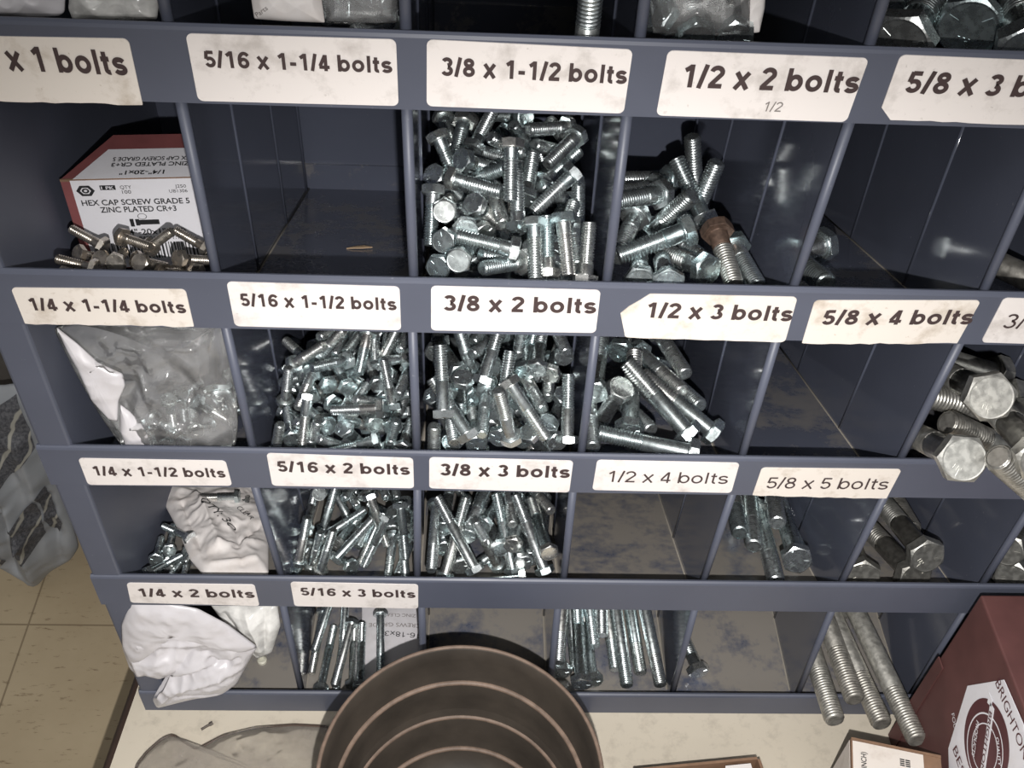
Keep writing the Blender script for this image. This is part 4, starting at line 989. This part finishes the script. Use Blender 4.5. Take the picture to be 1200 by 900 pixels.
(.1428,.2335,-.3551,.1263,.2612,-.3571,.0861,'f'),(.1209,.2021,-.3859,.1309,.1715,-.3870,.4060,'f'),
(.1947,.1387,-.3340,.1994,.1696,-.3260,.2686,'f'),(.1159,.2177,-.2974,.1426,.2336,-.2889,.0881,'f'),
(.1159,.2346,-.2921,.1395,.2553,-.2996,.1173,'f'),(.1770,.0849,-.3319,.2073,.0806,-.3216,.9976,'f'),
(.2051,.1059,-.3284,.1783,.1012,-.3457,.0990,'f'),(.1159,.0714,-.3269,.1432,.0545,-.3297,.9992,'f'),
(.1332,.1069,-.3239,.1137,.0841,-.3120,.2450,'f'),(.2051,.1828,-.3141,.1984,.2141,-.3097,.6447,'f'),
(.1544,.1570,-.3294,.1395,.1843,-.3207,.0429,'f'),(.2022,.2532,-.3767,.1710,.2464,-.3724,.8028,'f'),
(.1295,.1398,-.3297,.1370,.1689,-.3414,.0264,'f'),(.1723,.2223,-.3154,.1433,.2364,-.3155,.7721,'f'),
(.1368,.1702,-.3516,.1177,.1610,-.3759,.1081,'f'),(.1682,.1742,-.3658,.1828,.1993,-.3516,.6650,'f')]),
'r2c3':('t51',[
(.2236,.0773,-.2717,.2261,.1201,-.2754,.4226),(.2313,.0028,-.2534,.2284,.0335,-.2234,1.0240),
(.2483,.0776,-.2884,.2383,.0773,-.2466,.1454),(.2707,.1053,-.2783,.2486,.0703,-.2668,.1815),
(.2656,.1268,-.2795,.2494,.0875,-.2728,.8144),(.2565,.0427,-.2632,.2680,.0719,-.2338,.9349),
(.2674,.0206,-.2741,.2732,.0508,-.2440,.0208),(.2312,.0620,-.2859,.2214,.1035,-.2911,.3988),
(.2427,.0445,-.2648,.2411,.0486,-.3075,.0578),(.2471,-.0004,-.2696,.2230,.0258,-.2454,.4041),
(.2236,.0471,-.2844,.2358,.0532,-.3252,.1240),(.2240,.0144,-.3180,.2251,.0122,-.2751,.9540),
(.2320,.0414,-.2741,.2384,-.0010,-.2761,.7907),(.2586,.0476,-.2786,.2554,.0049,-.2752,.9536),
(.2615,.0765,-.2926,.2648,.0341,-.2864,.6615),(.2527,.0162,-.2953,.2488,.0584,-.3025,.1043),
(.2673,.0162,-.2885,.2777,.0572,-.2962,.0863),(.2803,.0932,-.3001,.2828,.0882,-.2575,.4116),
(.2850,.0628,-.2731,.2932,.1049,-.2704,.0086),(.2917,.0550,-.2632,.2974,.0976,-.2617,.0471),
(.3033,.1083,-.2662,.3118,.0667,-.2600,.6080),(.3022,.0668,-.2800,.3130,.1082,-.2841,.7019),
(.3114,.0119,-.2858,.3115,.0426,-.2557,.5749),(.2848,.0706,-.2859,.2956,.0299,-.2770,.6071),
(.3045,.0945,-.2940,.3005,.0519,-.2892,.3716),(.2723,.0274,-.2496,.2967,.0014,-.2736,.3942),
(.2911,.0340,-.3003,.2782,.0301,-.2595,.6443),(.2745,.0071,-.2791,.2647,.0082,-.2373,.6159),
(.2989,.0203,-.2806,.2871,.0266,-.3214,.3305),(.2875,.0119,-.2799,.3054,.0172,-.3186,.7256),
(.2833,.0217,-.2960,.2688,.0606,-.3075,.1593),(.3056,.0204,-.2968,.2964,.0614,-.3061,.8022),
(.3105,.0475,-.2823,.3039,.0529,-.3244,.1819),(.2622,.0699,-.2774,.2465,.1091,-.2854,.9510),
(.2398,.0616,-.2752,.2242,.1010,-.2824,.4968),(.2799,.0450,-.2839,.2701,.0863,-.2911,.3799),
(.2363,.0210,-.3003,.2555,.0575,-.3127,.5621),(.3114,.0764,-.2722,.3074,.1189,-.2768,.9786),
(.2500,.0543,-.2907,.2317,.0919,-.3010,1.0374),(.2619,.0318,-.2968,.2643,.0743,-.3029,.0643),
(.3109,.1215,-.3358,.2942,.0921,-.3093,.8450,'f'),(.2266,.1941,-.3729,.2678,.2030,-.3812,.7358,'f'),
(.3114,.1822,-.3296,.2895,.1534,-.3065,.6677,'f'),(.2644,.2378,-.3752,.2898,.2243,-.4071,.1101,'f'),
(.2283,.1834,-.3809,.2380,.1419,-.3750,.3645,'f'),(.2528,.1848,-.3277,.2751,.2146,-.3063,.1977,'f'),
(.2779,.2373,-.3610,.2669,.1958,-.3629,.6451,'f'),(.2812,.1273,-.3169,.2658,.1669,-.3106,.1518,'f'),
(.2320,.2308,-.3535,.2703,.2217,-.3706,.2424,'f'),(.2965,.1974,-.2874,.2871,.1631,-.3115,.9573,'f'),
(.3057,.1568,-.2671,.2748,.1421,-.2931,.3158,'f'),(.2860,.0912,-.3489,.2478,.0736,-.3399,.0279,'f'),
(.2537,.0627,-.3418,.2881,.0752,-.3193,.9135,'f'),(.2653,.2515,-.3196,.3074,.2433,-.3218,.5842,'f'),
(.2416,.2141,-.3875,.2816,.2205,-.4016,.1313,'f'),(.2849,.0567,-.3243,.3044,.0950,-.3254,.6959,'f'),
(.2665,.2143,-.2797,.3086,.2179,-.2874,.8806,'f'),(.2270,.0565,-.3394,.2515,.0898,-.3278,.0189,'f'),
(.2605,.1994,-.2696,.2501,.1577,-.2688,.6992,'f'),(.2552,.0391,-.3291,.2597,.0790,-.3140,.2703,'f'),
(.2798,.1635,-.3437,.2470,.1882,-.3564,.2027,'f'),(.2489,.1524,-.3199,.2262,.1802,-.3436,.0705,'f'),
(.2730,.1233,-.3629,.2302,.1200,-.3611,.8051,'f'),(.2539,.1240,-.3398,.2214,.1418,-.3616,.3313,'f'),
(.3014,.2612,-.4017,.3037,.2183,-.4048,.5228,'f'),(.2602,.2490,-.3385,.2831,.2137,-.3297,.1179,'f')]),
'r2c4':('h76',[
(.3958,.0131,-.2983,.3335,.0236,-.2917,.6681),(.3956,.0322,-.2996,.3530,.0671,-.2680,.9612),
(.4154,.0401,-.3068,.3652,.0694,-.2811,.6483),(.3751,.1045,-.3272,.4014,.0476,-.3169,.3275),
(.3730,.1237,-.3124,.3958,.0670,-.2951,.8179),(.3880,.1454,-.3084,.4003,.0844,-.2953,.6381),
(.3560,.0353,-.2983,.3641,.0971,-.2861,.5905),(.3357,.0713,-.3002,.3455,.1338,-.3065,.2270),
(.3574,.1159,-.3034,.3765,.1763,-.3073,.3704),(.3892,.1163,-.3226,.4083,.0594,-.3016,.1196),
(.3495,.0546,-.2820,.3361,.0645,-.3433,.7835),(.3328,.0871,-.3173,.3311,.0244,-.3075,.5306),
(.3520,.0984,-.3295,.3728,.0422,-.3085,.8284)]),
'r3c2':('f51',[
(.1701,.0863,-.4425,.1847,.0574,-.4701,.6402),(.1955,.0687,-.4304,.2005,.0384,-.4599,.1160),
(.1308,.0704,-.4771,.1658,.0866,-.4591,.1724),(.1186,.0723,-.4680,.1213,.1148,-.4682,.2467),
(.1171,.0380,-.4639,.1260,.0515,-.4245,.9937),(.1334,.0352,-.4726,.1455,.0464,-.4334,.1234),
(.1448,.0592,-.4691,.1616,.0974,-.4774,.3267),(.1452,.0448,-.4689,.1734,.0666,-.4457,.4355),
(.1280,.0961,-.4514,.1301,.1306,-.4762,.5966),(.1291,.0870,-.4875,.1404,.1015,-.4490,.0515),
(.1607,.1300,-.4688,.1475,.0924,-.4538,.5027),(.1398,.1286,-.4745,.1584,.0920,-.4634,.2150),
(.1771,.1333,-.4758,.1606,.0977,-.4594,1.0273),(.1843,.0677,-.4462,.1668,.0406,-.4740,.3578),
(.1761,.0847,-.4708,.1630,.0450,-.4788,.1744),(.1717,.1343,-.4637,.1819,.0941,-.4542,.4704),
(.1830,.1362,-.4660,.1906,.0954,-.4566,.3197),(.1893,.0793,-.4533,.1997,.0809,-.4945,.7678),
(.1880,.0733,-.4778,.1866,.0309,-.4750,.6687),(.1964,.0624,-.4651,.2017,.0203,-.4675,.6144),
(.1573,.0393,-.4720,.1309,.0678,-.4894,.7268),(.2014,.0712,-.4848,.1947,.0315,-.4711,.7030),
(.1254,.0436,-.4773,.1356,.0457,-.4360,.5900),(.1979,.0899,-.4546,.2021,.0900,-.4970,.0918),
(.2051,.0980,-.4673,.2059,.0557,-.4625,.0481),(.1722,.0986,-.4794,.1607,.0584,-.4717,.9432),
(.1206,.0704,-.4882,.1137,.0316,-.4721,.2626),(.1469,.1041,-.5013,.1333,.1422,-.4882,.9980,'f'),
(.1341,.1259,-.4867,.1551,.0890,-.4903,.3685,'f'),(.1901,.1278,-.5059,.1569,.1532,-.4982,.0817,'f'),
(.1207,.1512,-.5143,.1591,.1374,-.5022,.5896,'f'),(.1553,.1399,-.4667,.1137,.1480,-.4705,.3355,'f'),
(.1800,.1817,-.4956,.1829,.1488,-.4688,.3454,'f'),(.1496,.0853,-.4822,.1914,.0915,-.4872,.7279,'f'),
(.1170,.1641,-.4931,.1550,.1632,-.4740,.8211,'f'),(.1976,.1026,-.4973,.1620,.1254,-.5024,.1009,'f'),
(.1534,.1734,-.4647,.1793,.1405,-.4574,1.0400,'f'),(.2044,.1691,-.5266,.1633,.1699,-.5156,.9951,'f'),
(.1916,.1499,-.4824,.1878,.1894,-.4672,.1188,'f')]),
'r3c3':('t76',[
(.2542,.0218,-.4475,.2240,.0619,-.4099,.3718),(.2849,.0352,-.4689,.2703,.0791,-.4266,.6032),
(.3081,.0232,-.4503,.2844,.0654,-.4103,.2380),(.2909,.0142,-.4508,.2285,.0115,-.4573,.8732),
(.2914,.1192,-.4519,.3136,.0648,-.4300,.3830),(.2665,.1068,-.4452,.2493,.0484,-.4301,.3732),
(.2315,.0228,-.4586,.2467,.0658,-.4154,.3400),(.2236,.0730,-.4346,.2217,.0103,-.4341,.3392),
(.2291,.0576,-.4438,.2342,.1180,-.4598,.2688),(.2610,.0595,-.4413,.2840,.1150,-.4594,.2102),
(.2730,.0467,-.4778,.2537,.0457,-.4181,1.0369),(.2804,.1117,-.4450,.2829,.0508,-.4299,.0865),
(.2835,.0370,-.4359,.2910,.0972,-.4520,.2436),(.2913,.0258,-.4427,.2860,.0859,-.4600,.4066),
(.2984,.0382,-.4546,.2963,.0985,-.4715,.4659),(.2432,.0320,-.4577,.2336,.0914,-.4753,.6707),
(.3090,.0203,-.4218,.2986,.0806,-.4358,.1125),(.2487,.0501,-.4425,.2608,.1093,-.4593,.7659),
(.2740,.0406,-.4459,.2574,.0979,-.4651,.6122),(.2961,.0562,-.4392,.3136,.1144,-.4546,.6875),
(.2297,.0441,-.4512,.2249,.1045,-.4674,.1851),(.3061,.0443,-.4453,.3136,.1046,-.4611,.1831),
(.2811,.1588,-.4923,.2214,.1724,-.4788,.8569,'f'),(.2621,.1920,-.4399,.2856,.1422,-.4699,.3781,'f'),
(.3114,.1550,-.5068,.2850,.0989,-.4972,.7170,'f'),(.3090,.1564,-.4886,.2790,.1015,-.4840,.9369,'f'),
(.2645,.1356,-.4443,.3015,.1837,-.4286,.6193,'f'),(.2606,.1168,-.4828,.2265,.0641,-.4813,.2725,'f'),
(.3114,.1184,-.4689,.2509,.1279,-.4553,.8964,'f'),(.2994,.0888,-.4895,.2584,.0445,-.4724,.0817,'f'),
(.2561,.1377,-.4584,.2431,.1978,-.4708,.3006,'f'),(.2341,.1508,-.4398,.2798,.1849,-.4660,.8925,'f'),
(.3096,.1039,-.4792,.2613,.0644,-.4720,.9468,'f'),(.2236,.1510,-.4807,.2632,.1053,-.4973,.1342,'f')]),
'r3c4':('e127',[
(.4796,.1604,-.4890,.4674,.0629,-.4527,.1061),(.4987,.1510,-.4952,.4785,.0548,-.4592,.0889),
(.5158,.1669,-.4834,.4984,.0699,-.4481,.6959),(.5210,.1627,-.5126,.5205,.0644,-.4765,.2209),
(.5032,.1219,-.5013,.4921,.0244,-.4649,.4943),(.5060,.0350,-.4466,.5178,.1314,-.4857,.6737)]),
'r3c5':('n102',[
(.6054,.0341,-.4382,.6012,.1131,-.4713,.9153),(.6258,.1658,-.5044,.6215,.0853,-.4752,.5809),
(.6045,.0340,-.4661,.5925,.1123,-.4990,.1511),(.5629,.0335,-.4661,.5756,.1109,-.5009,.9865)]),
'r3c6':('n102',[
(.6865,.0334,-.4661,.7356,.0982,-.4935,.9428),(.6783,.0464,-.4453,.7331,.1072,-.4710,.3542)]),
'r2c5':('n102',[
(.5493,-.0220,-.2029,.5610,.0473,-.2520,.1872),(.5370,-.0436,-.2335,.5470,.0223,-.2875,.4722),
(.6289,.0909,-.2970,.5468,.0955,-.2725,.4877),(.6282,.0648,-.2939,.5468,.0659,-.2669,.3360),
(.6258,.0373,-.2843,.5438,.0338,-.2592,.3067),(.5617,-.0699,-.2008,.5715,.0074,-.2367,.5771),
(.6115,-.0530,-.2740,.5479,-.0572,-.2165,1.0022),(.6258,.0214,-.3059,.5542,.0095,-.2601,.6443)]),
'r1c4b':('e76',[
(.4942,.1443,-.2239,.4388,.1122,-.2172,.5903),(.4541,.1103,-.2016,.4640,.0500,-.1811,.9617)]),
'r1c5':('n102',[
(.5959,.1228,-.2133,.6302,.0475,-.1906,.9355)]),
'r4c1':('f76',[
(.1240,.0143,-.6189,.1291,.0764,-.6199,.5351),(.1260,.1077,-.6117,.1153,.0464,-.6129,.8437),
(.1589,.0104,-.6073,.1557,.0727,-.6082,.2954),(.1514,.0166,-.6164,.1478,.0788,-.6174,.8434),
(.1464,.0714,-.6064,.1371,.0098,-.6076,.8507),(.1395,.0767,-.6216,.1367,.0144,-.6232,.5695),
(.1711,.0845,-.6110,.1754,.0223,-.6120,.5721),(.1377,.1083,-.6116,.1401,.0460,-.6132,.6133),
(.1174,.0918,-.6216,.1138,.0296,-.6224,1.0281)]),
'r4c3':('h102',[
(.3504,.0146,-.6055,.3512,.0986,-.6070,.8222),(.3863,.0952,-.6051,.3900,.0112,-.6062,.2941),
(.3998,.1101,-.6102,.4042,.0261,-.6115,.7605),(.4125,.0948,-.6033,.4191,.0110,-.6043,.9236),
(.3796,.1184,-.6186,.3836,.0345,-.6201,.4072),(.3757,.1407,-.5975,.3707,.0568,-.5996,1.0077),
(.3614,.0241,-.6185,.3582,.1081,-.6202,.4710),(.3609,.1349,-.6068,.3643,.0509,-.6092,.5388),
(.3395,.1145,-.6005,.3308,.0309,-.6024,.6769),(.3457,.1176,-.6167,.3484,.0336,-.6184,.1282),
(.3340,.0328,-.6186,.3321,.1168,-.6216,.5379)]),
'r4c4':('h51',[
(.4576,.0341,-.6184,.4468,.0765,-.6201,.4149)]),
'r4c5':('n200',[
(.5569,.1164,-.6097,.5590,-.0293,-.5878,1.0062),(.5676,.1271,-.5871,.5738,-.0193,-.5708,.4283),
(.5830,.1090,-.6043,.5954,-.0360,-.5807,.5732),(.6061,.0898,-.5973,.6167,-.0549,-.5709,.5297)]),
'r3c0':('q38',[
(.0294,.0582,-.4625,.0036,.0751,-.4702,.0169),(.0361,.0913,-.4857,.0047,.0861,-.4856,.2159),
(.0051,.1228,-.5047,.0292,.1027,-.4988,.9822),(.0271,.0969,-.4913,.0029,.1157,-.5002,.1180),
(.0202,.0782,-.4872,.0029,.1025,-.4982,.4416),(.0143,.0500,-.4677,.0095,.0791,-.4798,.5637),
(.0072,.0386,-.4640,.0029,.0677,-.4762,.0557),(.0142,.0389,-.4714,.0086,.0678,-.4835,1.0154),
(.0062,.0211,-.4576,.0248,.0448,-.4679,.7440),(.0345,.0635,-.4718,.0307,.0337,-.4614,.9206),
(.0242,.0589,-.4844,.0180,.0294,-.4742,.5133),(.0280,.0544,-.4746,.0321,.0245,-.4641,1.0163),
(.0051,.0368,-.4758,.0089,.0654,-.4892,.3120),(.0570,.1083,-.4729,.0252,.1074,-.4738,.3746),
(.0645,.1093,-.4815,.0328,.1062,-.4821,.2753)]),
'r2c0':('q32',[
(.0914,.0495,-.2798,.0709,.0649,-.2708,.6714),(.0560,.0557,-.2953,.0730,.0525,-.2745,.7631),
(.0695,.0357,-.2824,.0853,.0400,-.3041,.8993),(.0498,.0386,-.2837,.0483,.0386,-.3108,.2639),
(.0554,.0467,-.2881,.0526,.0490,-.3149,.9992),(.0340,.0453,-.3082,.0534,.0270,-.3037,.4572),
(.0672,.0264,-.2998,.0587,.0519,-.3034,.1676),(.0927,.0404,-.2910,.0728,.0489,-.3074,.5056),
(.0746,.0479,-.2828,.0812,.0556,-.3079,.1021),(.0261,.0465,-.3163,.0388,.0228,-.3124,.5465),
(.0463,.0253,-.3136,.0445,.0518,-.3191,.0142),(.0566,.0258,-.3117,.0634,.0496,-.3229,.8379),
(.0697,.0498,-.3181,.0622,.0266,-.3064,.8992),(.0833,.0431,-.2816,.0922,.0529,-.3053,.0233)]),
'r0c2':('h76',[
(.2980,.0165,-.0350,.2975,.0130,.0250,.8322)]),
'r0c3':('h51',[
(.3527,.0320,-.0140,.3526,.0752,-.0068,.8597),(.3724,.0362,-.0143,.3747,.0793,-.0068,.8530),
(.3440,.0989,-.0198,.3577,.0573,-.0200,.5374),(.3832,.1146,-.0231,.3609,.0773,-.0283,.8607),
(.3341,.0388,-.0056,.3576,.0577,-.0373,1.0350),(.3708,.0680,-.0231,.3961,.1035,-.0194,1.0274)]),
'r0c4':('m70',[
(.4579,.0417,-.0176,.4902,.0933,-.0153,.2562),(.4951,.0555,-.0137,.5179,.1120,-.0121,.0990),
(.5099,.0191,-.0078,.5228,.0784,-.0019,.8388),(.5069,.1565,-.0212,.5079,.0962,-.0303,.2479),
(.4623,.0983,-.0251,.4837,.1535,-.0107,.6228),(.4458,.1041,-.0573,.4993,.1290,-.0422,.4498,'f'),
(.5032,.1600,-.0814,.4733,.1080,-.0703,.5195,'f'),(.4458,.1406,-.0772,.4800,.1721,-.0378,.9062,'f'),
(.5086,.0707,-.0476,.5228,.0150,-.0274,.1174,'f')]),
'r0c1':('f38',[
(.1817,.0434,-.0118,.1986,.0668,-.0263,.7333),(.2051,.0552,-.0229,.1880,.0288,-.0157,.8818),
(.1676,.0784,-.0143,.1736,.0472,-.0200,.5480),(.1831,.0838,-.0163,.2018,.0576,-.0147,.8823),
(.1931,.0537,-.0083,.1717,.0715,-.0247,.4911)]),
}


PLACE = {'r1c3': 'second-row 3/8 bin', 'r1c4': 'second-row 1/2 bin', 'r1c0': 'second-row 1/4 bin', 'r2c2': 'third-row 5/16 bin', 'r2c3': 'third-row 3/8 bin',
         'r2c4': 'third-row 1/2 bin', 'r3c2': 'fourth-row 5/16 bin', 'r3c3': 'fourth-row 3/8 bin', 'r3c4': 'fourth-row 5/8 bin', 'r3c5': 'fourth-row 3/4 bin',
         'r3c6': 'fourth-row edge bin', 'r2c5': 'third-row 3/4 bin', 'r1c4b': 'second-row 5/8 bin', 'r1c5': 'second-row 3/4 bin', 'r4c1': 'lowest-row 5/16 bin', 'r4c3': 'lowest-row 1/2 bin',
         'r4c4': 'lowest-row 5/8 bin', 'r4c5': 'lowest-row 3/4 bin', 'r3c0': 'fourth-row 1/4 bin', 'r2c0': 'third-row 1/4 bag', 'r0c2': 'top-row 3/8 bin', 'r0c3': 'top-row 1/2 bag',
         'r0c4': 'top-row 5/8 bin', 'r0c1': 'top-row 5/16 bag'}
ORD = ['first', 'second', 'third', 'fourth', 'fifth', 'sixth', 'seventh', 'eighth', 'ninth', 'tenth', 'eleventh', 'twelfth', 'thirteenth', 'fourteenth', 'fifteenth', 'sixteenth', 'seventeenth', 'eighteenth', 'nineteenth', 'twentieth']
def view(p):
    d = p - CPOS; z = d.dot(FWD); return Vector((d.dot(RIGHT) / z, -d.dot(UP) / z))
def heading(H, T):
    a, b = view(H), view(T); d = a - b
    L = (H - T).length; f = (H - T).normalized().dot((CPOS - H).normalized())
    if f > .8: return 'face-on'
    if f < -.8: return 'tip-on'
    k = int(((math.degrees(math.atan2(d.y, d.x)) + 22.5) % 360) // 45)
    return ('head right', 'head low right', 'head down', 'head low left', 'head left', 'head up left', 'head up', 'head up right')[k]
def aim(o, H, T, roll):
    o.location = H
    o.rotation_mode = 'QUATERNION'
    o.rotation_quaternion = (T - H).to_track_quat('Z', 'Y') @ Quaternion((0, 0, 1), roll)
fill = bmesh.new()
used = set()
KIND = {'q': 'small', 'f': 'slim', 't': 'zinc', 'h': 'stout', 'e': 'thick', 'n': 'huge', 'm': 'big'}
for key, (tp, rows_) in BOLTS.items():
    shown = []
    for b in rows_:
        H, T, roll = Vector(b[0:3]), Vector(b[3:6]), b[6]; fin = b[7] if len(b) > 7 else None
        if fin == 'f':
            q = (T - H).to_track_quat('Z', 'Y').to_matrix().to_4x4(); q.translation = H
            for nm, me in parts_for(tp):
                k0 = len(fill.verts); fill.from_mesh(me); fill.verts.ensure_lookup_table()
                for v in fill.verts[k0:]: v.co = q @ v.co
            continue
        shown.append((H, T, roll, fin))
    # order: three depth bands in the photo, then left to right
    shown.sort(key=lambda s: view((s[0] + s[1]) / 2).y)
    n = len(shown); nb = 3 if n > 14 else (2 if n > 6 else 1)
    bands = [shown[i * n // nb:(i + 1) * n // nb] for i in range(nb)]
    for bi, band in enumerate(bands):
        band.sort(key=lambda s: view((s[0] + s[1]) / 2).x)
        where = {3: ('back', 'middle', 'front'), 2: ('back', 'front'), 1: ('',)}[nb][bi]
        for i, (H, T, roll, fin) in enumerate(band):
            kind = 'rusty-headed' if fin == 'rust' else KIND[tp[0]]
            noun = 'bolt'
            if tp == 'n200': kind = 'long grey'
            if n == 1: lab = f'{kind} hex {noun} alone, {heading(H, T)}, in {PLACE[key]}'
            else:
                lab = f'{kind} hex {noun}, {heading(H, T)}, {ORD[i]} from left' + (f' at {where}' if where else '') + f' of {PLACE[key]}'
            root = thing('hex_bolt', H, lab, 'bolt', 'bolts of the ' + PLACE[key])
            aim(root, H, T, roll)
            for nm, me in parts_for(tp, fin):
                c = bpy.data.objects.new(nm, me); COL.objects.link(c); c.parent = root
me = bpy.data.meshes.new('hex_bolts'); fill.to_mesh(me); fill.free()
me.materials.append(M['zinc_thread'])
o = link('buried_bolts', me)
tag(o, 'zinc hex bolts buried beneath the others in the full compartments', 'bolts', None, 'stuff')
